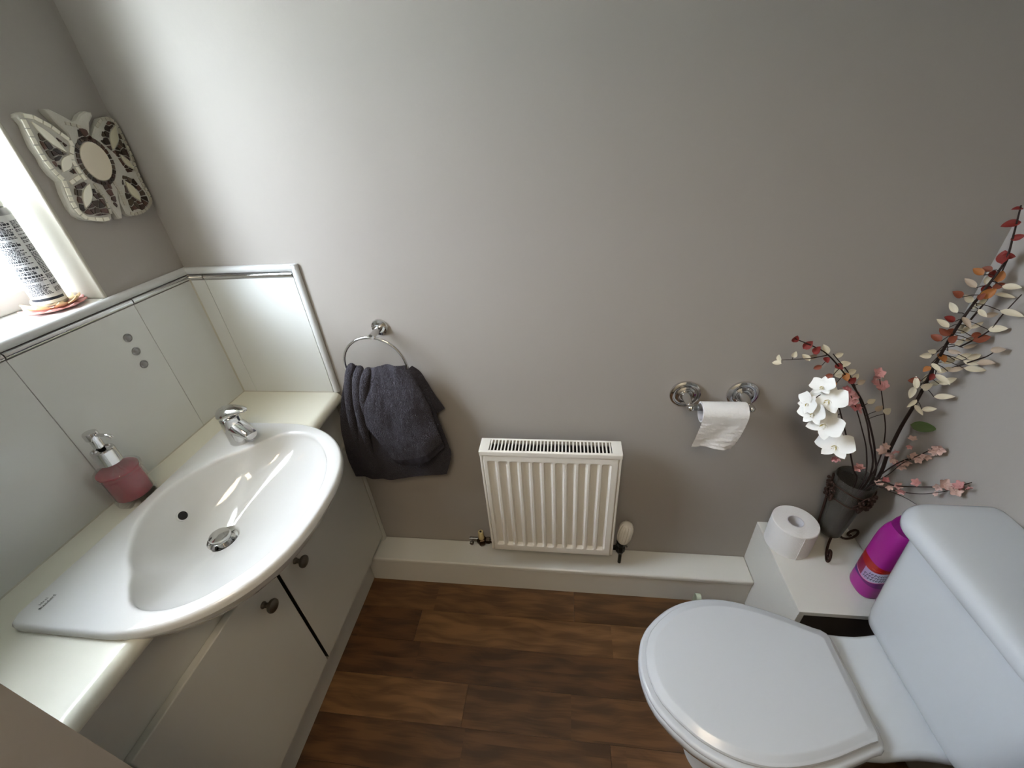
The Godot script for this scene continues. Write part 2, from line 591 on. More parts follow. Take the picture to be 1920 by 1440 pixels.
func tiles(wl: Node3D, wb: Node3D):
	var xf := XL + 0.008
	var cuts := [0.009, 0.182, 0.4485, 0.7155, 0.835]
	var studded: MeshInstance3D
	for i in cuts.size() - 1:
		var b := MB.new()
		b.rbox(Vector3(XL, 0.832, cuts[i] + 0.0006), Vector3(xf, 1.189, cuts[i + 1] - 0.0006), 0.001, 1)
		var t := part("tile", b, M.tile, wl)
		if i == 1: studded = t
		b = MB.new()
		b.prism(arch(0.0125, 0.006), Vector3(xf - 0.003, 1.1905, cuts[i] + 0.0012), Vector3.UP, Vector3.RIGHT, Vector3.BACK, cuts[i + 1] - cuts[i] - 0.0024)
		part("metal_strip", b, M.chrome, wl, 50.0)
	for y in [1.13, 1.095, 1.06]:
		var b := MB.new()
		b.lathe([[0.0098, 0.0], [0.0098, 0.0025], [0.0078, 0.0038], [0.0070, 0.0030], [0.0055, 0.0048], [0.0025, 0.0058], [0.0, 0.006]], 20, Vector3(xf - 0.0004, y, 0.2365), Vector3.RIGHT)
		var s := part("stud", b, M.satin, studded)
		s.set_meta("label", "round metal stud set in the tile")
	var b2 := MB.new()
	b2.prism(arch(0.019, 0.011), Vector3(xf - 0.006, 1.2045, 0.0), Vector3.UP, Vector3.RIGHT, Vector3.BACK, 0.80)
	struct("trim_1", "white rounded tile edging under the window sill", b2, M.tile_trim, 50.0)
	# splashback return on the radiator wall
	cuts = [xf + 0.001, -0.9635, -0.7055]
	for i in 2:
		var b := MB.new()
		b.rbox(Vector3(cuts[i] + 0.0006, 0.832, 0.0), Vector3(cuts[i + 1] - 0.0006, 1.189, 0.008), 0.001, 1)
		part("tile", b, M.tile, wb)
		b = MB.new()
		b.prism(arch(0.0125, 0.006), Vector3(cuts[i] + 0.0012, 1.1905, 0.005), Vector3.UP, Vector3.BACK, Vector3.RIGHT, cuts[i + 1] - cuts[i] - 0.0024)
		part("metal_strip", b, M.chrome, wb, 50.0)
	b2 = MB.new()
	b2.prism(arch(0.019, 0.011), Vector3(xf, 1.2045, 0.002), Vector3.UP, Vector3.BACK, Vector3.RIGHT, -0.69 - xf)
	b2.prism(arch(0.0195, 0.011), Vector3(-0.705, 0.832, 0.002), Vector3.RIGHT, Vector3.BACK, Vector3.UP, 0.391)
	struct("trim_2", "white rounded tile edging over and beside the splashback beside the towel ring", b2, M.tile_trim, 50.0)
	b2 = MB.new()
	b2.prism(PackedVector2Array([Vector2(0, 0), Vector2(0.004, 0), Vector2(0, 0.004)]), Vector3(xf - 0.0005, 0.832, 0.0075), Vector3.RIGHT, Vector3.BACK, Vector3.UP, 0.372)
	b2.prism(PackedVector2Array([Vector2(0, 0), Vector2(0.003, 0), Vector2(0, 0.003)]), Vector3(xf - 0.0005, 0.8295, 0.008), Vector3.RIGHT, Vector3.UP, Vector3.BACK, 0.80)
	b2.prism(PackedVector2Array([Vector2(0, 0), Vector2(0.003, 0), Vector2(0, 0.003)]), Vector3(xf, 0.8295, 0.0075), Vector3.BACK, Vector3.UP, Vector3.RIGHT, 0.30)
	struct("trim_3", "pale sealant line in the corner of the splashback and along the worktop", b2, M.grout)

# half-round section: width along the first axis, rise along the second
func arch(w: float, h: float) -> PackedVector2Array:
	var a := PackedVector2Array([Vector2(0, 0)])
	for i in 9:
		var t := PI * i / 8.0
		a.append(Vector2(w * (0.5 - 0.5 * cos(t)), h * (0.3 + 0.7 * sin(t))))
	a.append(Vector2(w, 0))
	return a

func window():
	var o := Node3D.new()
	o.name = "window_1"; add_child(o)
	o.set_meta("kind", "structure")
	o.set_meta("label", "bright white framed window in the recess above the basin")
	var xo := XL - 0.135
	var b := MB.new()
	b.rbox(Vector3(XL - 0.2, WY0 - 0.002, WZ0 + 0.001), Vector3(XL + 0.0075, 1.2225, WZ1 - 0.001), 0.003, 2)
	var s := part("window_sill", b, M.upvc, o)
	s.set_meta("label", "white tiled window sill")
	# plastered reveals
	b = MB.new(); b.rbox(Vector3(XL - 0.2, 1.2226, WZ0 - 0.004), Vector3(XL + 0.002, WY1, WZ0 + 0.004), 0.003, 3)
	part("reveal", b, M.reveal, o)
	b = MB.new(); b.rbox(Vector3(XL - 0.2, 1.2226, WZ1 - 0.004), Vector3(XL + 0.002, WY1, WZ1 + 0.004), 0.003, 3)
	part("reveal", b, M.reveal, o)
	b = MB.new(); b.rbox(Vector3(XL - 0.2, WY1 - 0.004, WZ0), Vector3(XL + 0.002, WY1 + 0.004, WZ1), 0.003, 3)
	part("reveal", b, M.reveal, o)
	# frame: outer frame and an inner sash
	b = MB.new()
	for q in [[WZ0, WZ0 + 0.045, 1.2226, WY1], [WZ1 - 0.045, WZ1, 1.2226, WY1]]:
		b.rbox(Vector3(xo - 0.06, q[2], q[0]), Vector3(xo, q[3], q[1]), 0.006, 3)
	b.rbox(Vector3(xo - 0.06, 1.2226, WZ0), Vector3(xo, 1.262, WZ1), 0.006, 3)
	b.rbox(Vector3(xo - 0.06, WY1 - 0.045, WZ0), Vector3(xo, WY1, WZ1), 0.006, 3)
	part("frame", b, M.upvc, o)
	b = MB.new()
	b.box(Vector3(xo - 0.036, 1.258, WZ0 + 0.04), Vector3(xo - 0.032, WY1 - 0.04, WZ1 - 0.04))
	part("pane", b, M.pane, o)

# ---------------------------------------------------------------- vanity
func basin_radius(t: Array, a: float) -> float:
	return tab(t, a)

func ray_outline(poly: PackedVector2Array, c: Vector2, n: int) -> PackedVector2Array:
	var out := PackedVector2Array()
	for k in n:
		var d := Vector2.from_angle(TAU * k / n)
		var best := 0.0
		for i in poly.size():
			var hit = Geometry2D.segment_intersects_segment(c, c + d * 3.0, poly[i], poly[(i + 1) % poly.size()])
			if hit != null: best = maxf(best, (hit - c).length())
		out.append(c + d * best)
	return out

func smooth_loop(pts: Array, steps: int) -> PackedVector2Array:
	var out := PackedVector2Array()
	var n := pts.size()
	for i in n:
		var a: Vector2 = pts[(i + n - 1) % n]
		var b: Vector2 = pts[i]
		var c: Vector2 = pts[(i + 1) % n]
		var d: Vector2 = pts[(i + 2) % n]
		for k in steps: out.append(b.cubic_interpolate(c, a, d, float(k) / steps))
	return out

const BZ := 0.459
func basin():
	var t := thing("basin", "white ceramic semi-recessed basin with a chrome plug waste, set into the worktop", "basin", Vector3(-0.70, 0.72, BZ))
	var n := 180
	# plan outlines as (x, z - BZ)
	var op := PackedVector2Array()
	for i in 7:
		var a := PI / 2 * i / 6.0
		op.append(Vector2(-0.903 - 0.014 * sin(a), -0.261 - 0.014 * cos(a)))
	for i in 7:
		var a := PI / 2 * i / 6.0
		op.append(Vector2(-0.903 - 0.014 * cos(a), 0.261 + 0.014 * sin(a)))
	for i in 61:
		var u := 0.275 * cos(PI * i / 60.0)
		op.append(Vector2(-0.745 + 0.247 * sqrt(maxf(0, 1.0 - pow(absf(u) / 0.2752, 2.45))), u))
	var half := [Vector2(-0.529, 0.0), Vector2(-0.535, 0.07), Vector2(-0.560, 0.137), Vector2(-0.603, 0.193), Vector2(-0.645, 0.222), Vector2(-0.690, 0.232), Vector2(-0.728, 0.224), Vector2(-0.758, 0.197), Vector2(-0.783, 0.168), Vector2(-0.815, 0.142), Vector2(-0.850, 0.098), Vector2(-0.874, 0.05), Vector2(-0.882, 0.0)]
	var ip := []
	for q in half: ip.append(q)
	for i in range(half.size() - 2, 0, -1): ip.append(Vector2(half[i].x, -half[i].y))
	var c := Vector2(-0.782, 0.008)   # plan centre of the waste
	var O := ray_outline(op, c, n)
	var I := ray_outline(smooth_loop(ip, 6), c, n)
	var w := Vector2(-0.782, 0.008)
	var ring := func(f: Callable) -> PackedVector3Array:
		var r := PackedVector3Array()
		for k in n:
			var q: Vector3 = f.call(k)
			r.append(Vector3(q.x, q.y, q.z + BZ))
		return r
	var mixp := func(k: int, s: float) -> Vector2: return O[k].lerp(I[k], s)
	var rings := []
	var over := func(k: int) -> float: return smoothstep(-0.715, -0.66, O[k].x)
	# underside edge, then up over the rim and down into the bowl
	rings.append(ring.call(func(k): var q: Vector2 = I[k].lerp(O[k], 0.25); return Vector3(q.x, 0.829, q.y)))
	rings.append(ring.call(func(k): var q: Vector2 = O[k] + (c - O[k]).normalized() * 0.006; return Vector3(q.x, 0.829, q.y)))
	for e in [[0.0, 0.833], [0.0, 0.842], [0.0025, 0.847], [0.007, 0.850]]:
		rings.append(ring.call(func(k): var q: Vector2 = O[k] + (c - O[k]).normalized() * e[0]; return Vector3(q.x, e[1], q.y)))
	for e in [[0.010, 0.8507], [0.006, 0.8504], [0.003, 0.8494], [0.0, 0.8468], [-0.0022, 0.8415], [-0.0045, 0.832]]:
		rings.append(ring.call(func(k): var q: Vector2 = I[k] + (I[k] - c).normalized() * e[0]; return Vector3(q.x, e[1], q.y)))
	for s in [[0.04, 0.8175], [0.10, 0.8035], [0.19, 0.789], [0.31, 0.7745], [0.46, 0.7595], [0.62, 0.746], [0.80, 0.733], [0.90, 0.7245]]:
		rings.append(ring.call(func(k):
			var base: Vector2 = I[k] - (I[k] - c).normalized() * 0.0055
			var a: float = TAU * k / n
			var rk := (base - w).length()
			var q: Vector2 = w + Vector2.from_angle(a) * lerpf(rk, 0.165, 0.65 * smoothstep(0.08, 0.75, s[0])) * (1.0 - s[0])
			if s[0] > 0.85: q = w + Vector2.from_angle(a) * 0.034
			return Vector3(q.x, s[1], q.y)))
	rings.append(ring.call(func(k): var q: Vector2 = w + Vector2.from_angle(TAU * k / n) * 0.0325; return Vector3(q.x, 0.716, q.y)))
	rings.append(ring.call(func(k): var q: Vector2 = w + Vector2.from_angle(TAU * k / n) * 0.0325; return Vector3(q.x, 0.70, q.y)))
	var b := MB.new()
	b.grid(rings, true)
	part("bowl", b, M.ceramic, t, 45.0, false)
	# the belly that hangs in front of the cupboard doors
	b = MB.new()
	var rows := []
	for i in 41:
		var u := 0.274 * -cos(PI * i / 40.0)
		var xo := -0.7455 + 0.246 * sqrt(maxf(0, 1.0 - pow(absf(u) / 0.2752, 2.45)))
		var yc := 0.645 + 0.165 * pow(absf(u) / 0.275, 2.6)
		var row := PackedVector3Array()
		for k in 15:
			var s := k / 14.0
			var x := lerpf(maxf(xo, -0.703), -0.703, pow(s, 1.15))
			row.append(Vector3(x, 0.834 - (0.834 - yc) * (0.75 * s + 0.25 * sqrt(s)), BZ + u * (1.0 - 0.04 * s)))
		rows.append(row)
	b.grid(rows)
	part("belly", b, M.ceramic, t, 60.0, false)
	# overflow hole in the back of the bowl
	b = MB.new()
	b.lathe([[0.0125, 0.0], [0.0125, 0.002], [0.0095, 0.0025]], 24, Vector3(-0.8605, 0.790, BZ - 0.003), Vector3(1, 0.55, 0), true, false)
	part("overflow_rim", b, M.ceramic, t, 38, false)
	b = MB.new()
	b.lathe([[0.0098, 0.0], [0.0098, 0.0042]], 24, Vector3(-0.861, 0.7895, BZ - 0.003), Vector3(1, 0.55, 0))
	part("overflow_hole", b, M.black, t)
	# waste: flange, dark throat and a domed chrome plug standing open
	var wp := Vector3(w.x, 0.7205, BZ + w.y)
	b = MB.new()
	b.lathe([[0.0345, 0.0], [0.0345, 0.004], [0.032, 0.0055], [0.0265, 0.003], [0.0255, -0.01]], 40, wp, Vector3.UP, true, false)
	var fl := part("waste_flange", b, M.chrome, t, 38, false)
	b = MB.new()
	b.lathe([[0.026, -0.012], [0.026, -0.003]], 32, wp)
	part("waste_throat", b, M.black, fl)
	b = MB.new()
	b.lathe([[0.014, -0.008], [0.0145, 0.004], [0.0225, 0.005], [0.0225, 0.0125], [0.021, 0.015], [0.012, 0.0165], [0.0, 0.017]], 40, wp + Vector3(-0.001, 0.0075, -0.001))
	part("plug", b, M.chrome, fl)
	lettering("Ideal", Vector3(-0.8900, 0.8511, 0.6995), 0.0043, t)
	lettering("Standard", Vector3(-0.8820, 0.8511, 0.7065), 0.0047, t)

func lettering(text: String, at: Vector3, size: float, parent: Node3D):
	var f := SystemFont.new(); f.font_names = PackedStringArray(["Droid Serif"]); f.font_italic = true
	var m := TextMesh.new()
	m.text = text; m.font = f; m.font_size = 32; m.pixel_size = size / 24.0; m.depth = 0.0002
	m.horizontal_alignment = HORIZONTAL_ALIGNMENT_LEFT
	var o := MeshInstance3D.new()
	o.name = "lettering"; o.mesh = m; o.material_override = M.ink
	o.transform = Transform3D(Basis(Vector3(0, 0, -1), Vector3(-1, 0, 0), Vector3(0, 1, 0)), at - where(parent))
	parent.add_child(o, true)

func tap():
	var base := Vector3(-0.825, 0.8505, 0.262)
	var t := thing("tap", "chrome mixer tap on the back corner of the basin", "tap", base)
	var b := MB.new()
	b.lathe([[0.0245, 0.0], [0.0255, 0.003], [0.0250, 0.006], [0.0245, 0.03], [0.0240, 0.068], [0.0232, 0.076], [0.0195, 0.078]], 36, base)
	part("body", b, M.chrome, t)
	b = MB.new()
	var d := Vector3(0.97, 0, 0.24).normalized()
	var rings := []
	for q in [[0.0, 0.046, 0.0225, 0.023], [0.015, 0.046, 0.0225, 0.022], [0.028, 0.042, 0.021, 0.0195], [0.040, 0.036, 0.0185, 0.0165], [0.049, 0.0305, 0.0165, 0.0135], [0.053, 0.0285, 0.014, 0.0105]]:
		var r := PackedVector3Array()
		var s := d.cross(Vector3.UP)
		for k in 24:
			var a := TAU * k / 24
			r.append(base + d * q[0] + Vector3.UP * (q[1] + q[3] * sin(a)) + s * q[2] * cos(a))
		rings.append(r)
	b.loft(rings)
	part("spout", b, M.chrome, t, 50)
	b = MB.new()
	b.lathe([[0.010, 0.0], [0.010, 0.008]], 20, base + d * 0.040 + Vector3(0, 0.011, 0))
	part("aerator", b, M.satin, t)
	# lever: a dome that runs out to a flat tongue
	b = MB.new()
	rings = []
	var ld := Vector3(1, 0.0, -0.05).normalized()
	var ls := ld.cross(Vector3.UP)
	for q in [[-0.0255, 0.082, 0.003, 0.003], [-0.0235, 0.082, 0.011, 0.010], [-0.018, 0.083, 0.0185, 0.0155], [-0.008, 0.085, 0.0232, 0.0185], [0.004, 0.088, 0.0235, 0.0175], [0.016, 0.092, 0.021, 0.013], [0.03, 0.095, 0.017, 0.0085], [0.043, 0.0955, 0.0125, 0.0055], [0.051, 0.0945, 0.008, 0.004], [0.054, 0.0940, 0.003, 0.002]]:
		var r := PackedVector3Array()
		for k in 24:
			var a := TAU * k / 24
			r.append(base + ld * q[0] + Vector3.UP * (q[1] + q[3] * sin(a)) + ls * q[2] * cos(a))
		rings.append(r)
	b.loft(rings)
	part("lever", b, M.chrome, t, 60)

func vanity():
	var b := MB.new()
	# worktop with a bay cut out for the basin; rolled front edge
	var prof := PackedVector2Array()
	for q in [Vector2(-1.0065, 0.79), Vector2(-1.0065, 0.83)]: prof.append(q)
	for i in 9:
		var a := PI / 2 - PI * i / 8.0
		prof.append(Vector2(-0.703 + 0.019 * cos(a), 0.811 + 0.019 * sin(a)))
	prof.append(Vector2(-0.715, 0.79))
	b.prism(prof, Vector3(0, 0, 0.0085), Vector3.RIGHT, Vector3.UP, Vector3.BACK, 0.1965)
	b.prism(prof, Vector3(0, 0, 0.710), Vector3.RIGHT, Vector3.UP, Vector3.BACK, 0.132)
	b.prism(PackedVector2Array([Vector2(-1.0065, 0.79), Vector2(-0.90, 0.79), Vector2(-0.90, 0.83), Vector2(-1.0065, 0.83)]), Vector3(0, 0, 0.205), Vector3.RIGHT, Vector3.UP, Vector3.BACK, 0.505)
	single("worktop", "cream laminate worktop with a rolled front edge running under the basin along the window wall", "worktop", b, M.lamin, 50.0)
	var t := thing("vanity_cabinet", "white two-door vanity cupboard under the basin and worktop", "cabinet", Vector3(-0.85, 0, 0.42))
	b = MB.new()
	b.box(Vector3(-1.014, 0.1, 0.001), Vector3(-0.722, 0.788, 0.016))
	b.box(Vector3(-1.014, 0.1, 0.765), Vector3(-0.722, 0.788, 0.781))
	b.box(Vector3(-1.014, 0.12, 0.016), Vector3(-0.722, 0.136, 0.765))
	b.box(Vector3(-1.014, 0.1, 0.016), Vector3(-1.006, 0.70, 0.765))
	part("carcass", b, M.door, t)
	# fascia above the doors, cut away round the bowl
	b = MB.new()
	var poly := PackedVector2Array([Vector2(0.001, 0.60), Vector2(0.836, 0.60), Vector2(0.836, 0.789), Vector2(0.712, 0.789)])
	for i in 21:
		var u := 0.25 * cos(PI * i / 20.0)
		poly.append(Vector2(BZ + u, 0.66 + 0.1285 * pow(absf(u) / 0.25, 2.8)))
	poly.append(Vector2(0.206, 0.789)); poly.append(Vector2(0.001, 0.789))
	b.prism(poly, Vector3(-0.726, 0, 0), Vector3.BACK, Vector3.UP, Vector3.RIGHT, 0.008)
	part("fascia", b, M.door, t)
	# black box painted in as the shade in the gap between the doors
	b = MB.new()
	b.box(Vector3(-0.745, 0.17, 0.43), Vector3(-0.7265, 0.60, 0.49))
	part("gap_shade_box", b, M.black, t)
	b = MB.new()
	b.rbox(Vector3(-0.716, 0.10, 0.002), Vector3(-0.700, 0.652, 0.022), 0.001, 1)
	part("filler_strip", b, M.door, t)
	for q in [[0.024, 0.4565, 0.402, 0.562], [0.4645, 0.836, 0.529, 0.578]]:
		b = MB.new()
		b.rbox(Vector3(-0.718, 0.172, q[0]), Vector3(-0.700, 0.652, q[1]), 0.003, 2)
		var d := part("door", b, M.door, t)
		if q[0] < 0.1:
			b = MB.new()
			b.rbox(Vector3(-0.7175, 0.174, 0.4562), Vector3(-0.7004, 0.650, 0.4572), 0.0003, 1)
			part("gap_shade_strip", b, M.black, d)  # black strip on the door edge stands in for shade in the gap
		b = MB.new()
		b.lathe([[0.0085, 0.0], [0.0085, 0.003], [0.006, 0.006], [0.006, 0.014], [0.0095, 0.018], [0.015, 0.021], [0.0165, 0.025], [0.0155, 0.029], [0.010, 0.0325], [0.004, 0.0335], [0.0, 0.0337]], 28, Vector3(-0.7005, q[3], q[2]), Vector3.RIGHT)
		var kn := part("knob", b, M.pewter, d)
		kn.set_meta("label", "pewter mushroom knob")
	b = MB.new()
	b.box(Vector3(-0.764, 0.0, 0.0), Vector3(-0.748, 0.17, 0.828))
	b.box(Vector3(-0.764, 0.155, 0.0), Vector3(-0.72, 0.17, 0.828))
	part("plinth", b, M.door, t)

# ---------------------------------------------------------------- on the basin and the sill
func dispenser():
	var o := Vector3(-0.963, 0.83, 0.441)
	var t := thing("soap_dispenser", "glass pump bottle of pink soap standing between the basin and the tiles", "soap dispenser", o)
	var b := MB.new()
	# heavy glass jar
	b.lathe([[0.036, 0.0], [0.0385, 0.003], [0.039, 0.012], [0.0392, 0.07], [0.0375, 0.074], [0.0375, 0.078], [0.0415, 0.081], [0.0425, 0.086], [0.0410, 0.0895], [0.036, 0.0935], [0.024, 0.1], [0.0185, 0.104], [0.0185, 0.110]], 40, o)
	part("jar", b, M.jar, t)
	b = MB.new()
	b.lathe([[0.030, 0.013], [0.0345, 0.017], [0.0352, 0.069], [0.0340, 0.074], [0.0340, 0.079], [0.0375, 0.082], [0.0375, 0.086], [0.030, 0.0865]], 40, o)
	part("soap", b, M.soap, t)
	b = MB.new()
	b.lathe([[0.0185, 0.106], [0.0205, 0.108], [0.0205, 0.140], [0.0195, 0.1425], [0.0165, 0.1425], [0.0160, 0.138], [0.008, 0.137]], 32, o)
	var col := part("collar", b, M.chrome, t)
	b = MB.new()
	b.lathe([[0.0065, 0.136], [0.0065, 0.150], [0.0095, 0.151], [0.0095, 0.170], [0.0125, 0.171], [0.0128, 0.184], [0.0115, 0.187], [0.0, 0.188]], 28, o)
	part("pump_head", b, M.chrome, t)
	b = MB.new()
	b.tube(curve([o + Vector3(0.006, 0.179, 0), o + Vector3(0.022, 0.1795, -0.002), o + Vector3(0.036, 0.176, -0.004), o + Vector3(0.040, 0.171, -0.0045)]), 0.0036, 10)
	part("nozzle", b, M.chrome, t, 60)

func sill_things():
	var c := Vector3(-1.076, 1.2226, 0.281)
	var t := thing("coaster", "pink and yellow flower-shaped coaster under the spray can on the sill", "coaster", c)
	for tier in 2:
		for i in 9:
			var a := TAU * (i + 0.5 * tier) / 9
			var d := Vector3(cos(a), 0, sin(a))
			var s := d.cross(Vector3.UP)
			var rows := []
			for j in 8:
				var f := j / 7.0
				var wd := (0.017 if tier == 0 else 0.013) * sqrt(maxf(0.02, 1.0 - pow(absf(f * 2 - 1.05), 2.2)))
				var lift := 0.0035 + tier * 0.004 + pow(f, 3) * (0.006 if tier == 0 else 0.011)
				var row := PackedVector3Array()
				for k in 9:
					var g := k / 8.0 * TAU
					row.append(c + d * (0.012 + f * (0.043 if tier == 0 else 0.036)) + s * wd * cos(g) + Vector3.UP * (lift + 0.0022 * sin(g)))
				rows.append(row)
			var b := MB.new()
			b.loft(rows)
			part("petal", b, M.coaster_pink if tier == 0 else M.coaster_yellow, t, 60)
	var bb := MB.new()
	bb.lathe([[0.026, 0.0], [0.032, 0.002], [0.032, 0.009], [0.030, 0.0105], [0.0, 0.0105]], 30, c)
	part("centre", bb, M.coaster_pink, t)
	var o := c + Vector3(0, 0.0105, 0)
	t = thing("spray_can", "white spray can covered in small grey print, standing on the sill", "spray can", o)
	var b := MB.new()
	b.lathe([[0.024, 0.0], [0.0262, 0.0015], [0.0268, 0.004], [0.0262, 0.007]], 40, o)
	part("base_rim", b, M.satin, t)
	var rows := []
	for y in [0.007, 0.06, 0.12, 0.176]:
		var r := PackedVector3Array()
		for k in 49: r.append(o + Vector3(0.0262 * cos(TAU * k / 48), y, 0.0262 * sin(TAU * k / 48)))
		rows.append(r)
	b = MB.new()
	b.grid(rows)
	for i in b.uv.size(): b.uv[i] = Vector2(1.0 - b.uv[i].x, 1.0 - b.uv[i].y)
	part("printed_body", b, M.can, t, 38, false)
	b = MB.new()
	b.lathe([[0.0264, 0.175], [0.0266, 0.179], [0.024, 0.187], [0.014, 0.193], [0.014, 0.195]], 40, o)
	part("shoulder", b, M.satin, t)
	b = MB.new()
	b.lathe([[0.0225, 0.190], [0.0225, 0.232], [0.020, 0.237], [0.0, 0.238]], 40, o)
	part("cap", b, M.upvc, t)

# ---------------------------------------------------------------- butterfly plaque
func pts(a: Array) -> PackedVector2Array:
	var out := PackedVector2Array()
	for i in range(0, a.size(), 2): out.append(Vector2(a[i], a[i + 1]) / 1000.0)
	return out

func plaque():
	var o := Vector3(XL, 1.45, 0.0)
	var t := thing("butterfly_plaque", "butterfly-shaped mosaic plaque of brown and white pieces hung beside the window", "wall plaque", o)
	var outline := pts([198, 116, 188, 119, 170, 115, 145, 99, 135, 83, 126, 72, 125, 83, 137, 104, 146, 124, 135, 124, 116, 113, 101, 103, 92, 105, 80, 115, 65, 121, 52, 119, 53, 112, 68, 100, 81, 77, 78, 74, 60, 93, 40, 108, 20, 111, 9, 107, 6, 92, 5, 61, 5, 36, 10, 13, 12, -7, 12, -26, 9, -53, 10, -65, 30, -77, 52, -84, 82, -84, 91, -76, 90, -53, 83, -26, 91, -47, 100, -74, 106, -84, 114, -84, 118, -67, 125, -42, 122, -23, 125, -47, 125, -72, 131, -82, 148, -83, 186, -71, 197, -61, 200, -45, 197, -18, 191, 3, 198, 16, 201, 32, 199, 45, 202, 63, 199, 83, 196, 100, 200, 111])
	var b := MB.new()
	b.prism(outline, o, Vector3.BACK, Vector3.UP, Vector3.RIGHT, 0.014, 0.0025)
	part("plaster_base", b, M.plaque, t)
	var front := o + Vector3(0.0135, 0, 0)
	var r := RandomNumberGenerator.new(); r.seed = 77
	var petals := [[182, 104, 149, 50, 7.5], [145, 46, 176, 18, 8.5], [138, -8, 173, -50, 8.5], [14, 93, 47, 50, 8.0], [37, 38, 20, 9, 6.0], [56, -14, 43, -57, 9.0]]
	var petal_shapes := []
	for q in petals:
		var a := Vector2(q[0], q[1]) / 1000.0
		var e := Vector2(q[2], q[3]) / 1000.0
		var d := e - a
		var nn := d.orthogonal().normalized()
		var sh := PackedVector2Array()
		for i in 9: sh.append(a + d * (i / 8.0) + nn * (q[4] / 1000.0) * sin(PI * i / 8.0))
		for i in range(7, 0, -1): sh.append(a + d * (i / 8.0) - nn * (q[4] / 1000.0) * sin(PI * i / 8.0))
		petal_shapes.append(sh)
		b = MB.new()
		b.prism(sh, front, Vector3.BACK, Vector3.UP, Vector3.RIGHT, 0.0032, 0.0006)
		part("petal_tile", b, M.mosaic_white if q[0] > 120 else M.mosaic_petal, t)
	# the central oval
	var oc := Vector2(0.0985, 0.030)
	var oval := func(rx: float, ry: float, n: int) -> PackedVector2Array:
		var p := PackedVector2Array()
		for i in n: p.append(oc + Vector2(cos(TAU * i / n) * rx, sin(TAU * i / n) * ry).rotated(0.25))
		return p
	b = MB.new()
	b.prism(oval.call(0.030, 0.037, 36), front, Vector3.BACK, Vector3.UP, Vector3.RIGHT, 0.004, 0.001)
	part("oval_centre", b, M.mirror, t)
	for i in 26:
		var a0 := TAU * (i + 0.1) / 26
		var a1 := TAU * (i + 0.9) / 26
		var q := PackedVector2Array()
		for k in [[a0, 1.0], [a1, 1.0], [a1, 1.0 + 0.17 + r.randf() * 0.06], [a0, 1.0 + 0.17 + r.randf() * 0.06]]:
			q.append(oc + (Vector2(cos(k[0]) * 0.0315, sin(k[0]) * 0.0385) * k[1]).rotated(0.25))
		shard(q, front, t, M.mosaic_browns[r.randi() % 4])
	# white border pieces along the wing beside the window
	for line in [pts([188, 113, 172, 110, 150, 94, 126, 66, 140, 50, 146, 36, 146, 18, 141, -2]), pts([193, 107, 195, 85, 197, 61, 196, 39, 191, 17, 184, 6, 187, -13, 192, -35, 191, -55, 181, -69, 154, -77, 134, -78]), pts([174, -2, 140, 10])]:
		var run := PackedVector2Array()
		for i in line.size() - 1:
			var steps := int(ceil((line[i + 1] - line[i]).length() / 0.001))
			for k in steps: run.append(line[i].lerp(line[i + 1], float(k) / steps))
		var at := 0
		while at < run.size() - 12:
			var len_ := r.randi_range(9, 15)
			var a: Vector2 = run[at]
			var e: Vector2 = run[mini(at + len_, run.size() - 1)]
			var nn := (e - a).orthogonal().normalized() * 0.0035
			shard(PackedVector2Array([a - nn, e - nn, e + nn, a + nn]), front, t, M.mosaic_white)
			at += len_ + 2
	for line in [pts([58, 93, 38, 106, 18, 107, 9, 99, 9, 63, 9, 36, 14, 12, 16, -8, 16, -26, 13, -52, 17, -63, 34, -74, 54, -80, 78, -81, 85, -74]), pts([84, -60, 80, -30, 84, -8]), pts([128, -70, 121, -40, 128, -8]), pts([120, 100, 104, 97, 92, 92])]:
		var run := PackedVector2Array()
		for i in line.size() - 1:
			var steps := int(ceil((line[i + 1] - line[i]).length() / 0.001))
			for k in steps: run.append(line[i].lerp(line[i + 1], float(k) / steps))
		var at := 0
		while at < run.size() - 8:
			var len_ := r.randi_range(7, 11)
			var a: Vector2 = run[at]
			var e: Vector2 = run[mini(at + len_, run.size() - 1)]
			var nn := (e - a).orthogonal().normalized() * 0.0030
			shard(PackedVector2Array([a - nn, e - nn, e + nn, a + nn]), front, t, M.mosaic_grey)
			at += len_ + 2
	# brown shards: cells of a jittered scatter, clipped to each field
	for field in [pts([183, 98, 154, 80, 137, 60, 146, 50, 152, 30, 152, 15, 150, 3, 166, 19, 182, 12, 186, 36, 188, 67]), pts([172, -8, 146, -2, 131, -16, 126, -36, 131, -71, 155, -70, 176, -63, 185, -53, 183, -30]), pts([52, 84, 26, 104, 13, 100, 12, 71, 16, 27, 20, 3, 40, 2, 47, 40, 66, 66]), pts([55, 0, 33, -9, 18, -51, 20, -62, 50, -78, 76, -75, 77, -56, 66, -15]), pts([102, 92, 85, 94, 76, 70, 96, 69, 110, 72]), pts([112, -13, 93, -13, 97, -40, 105, -66, 111, -53])]:
		var box := Rect2(field[0], Vector2.ZERO)
		for q in field: box = box.expand(q)
		var seeds := PackedVector2Array()
		var step := 0.0125
		var y := box.position.y
		while y < box.end.y + step:
			var x := box.position.x
			while x < box.end.x + step:
				seeds.append(Vector2(x + r.randf_range(-1, 1) * step * 0.42, y + r.randf_range(-1, 1) * step * 0.42))
				x += step
			y += step
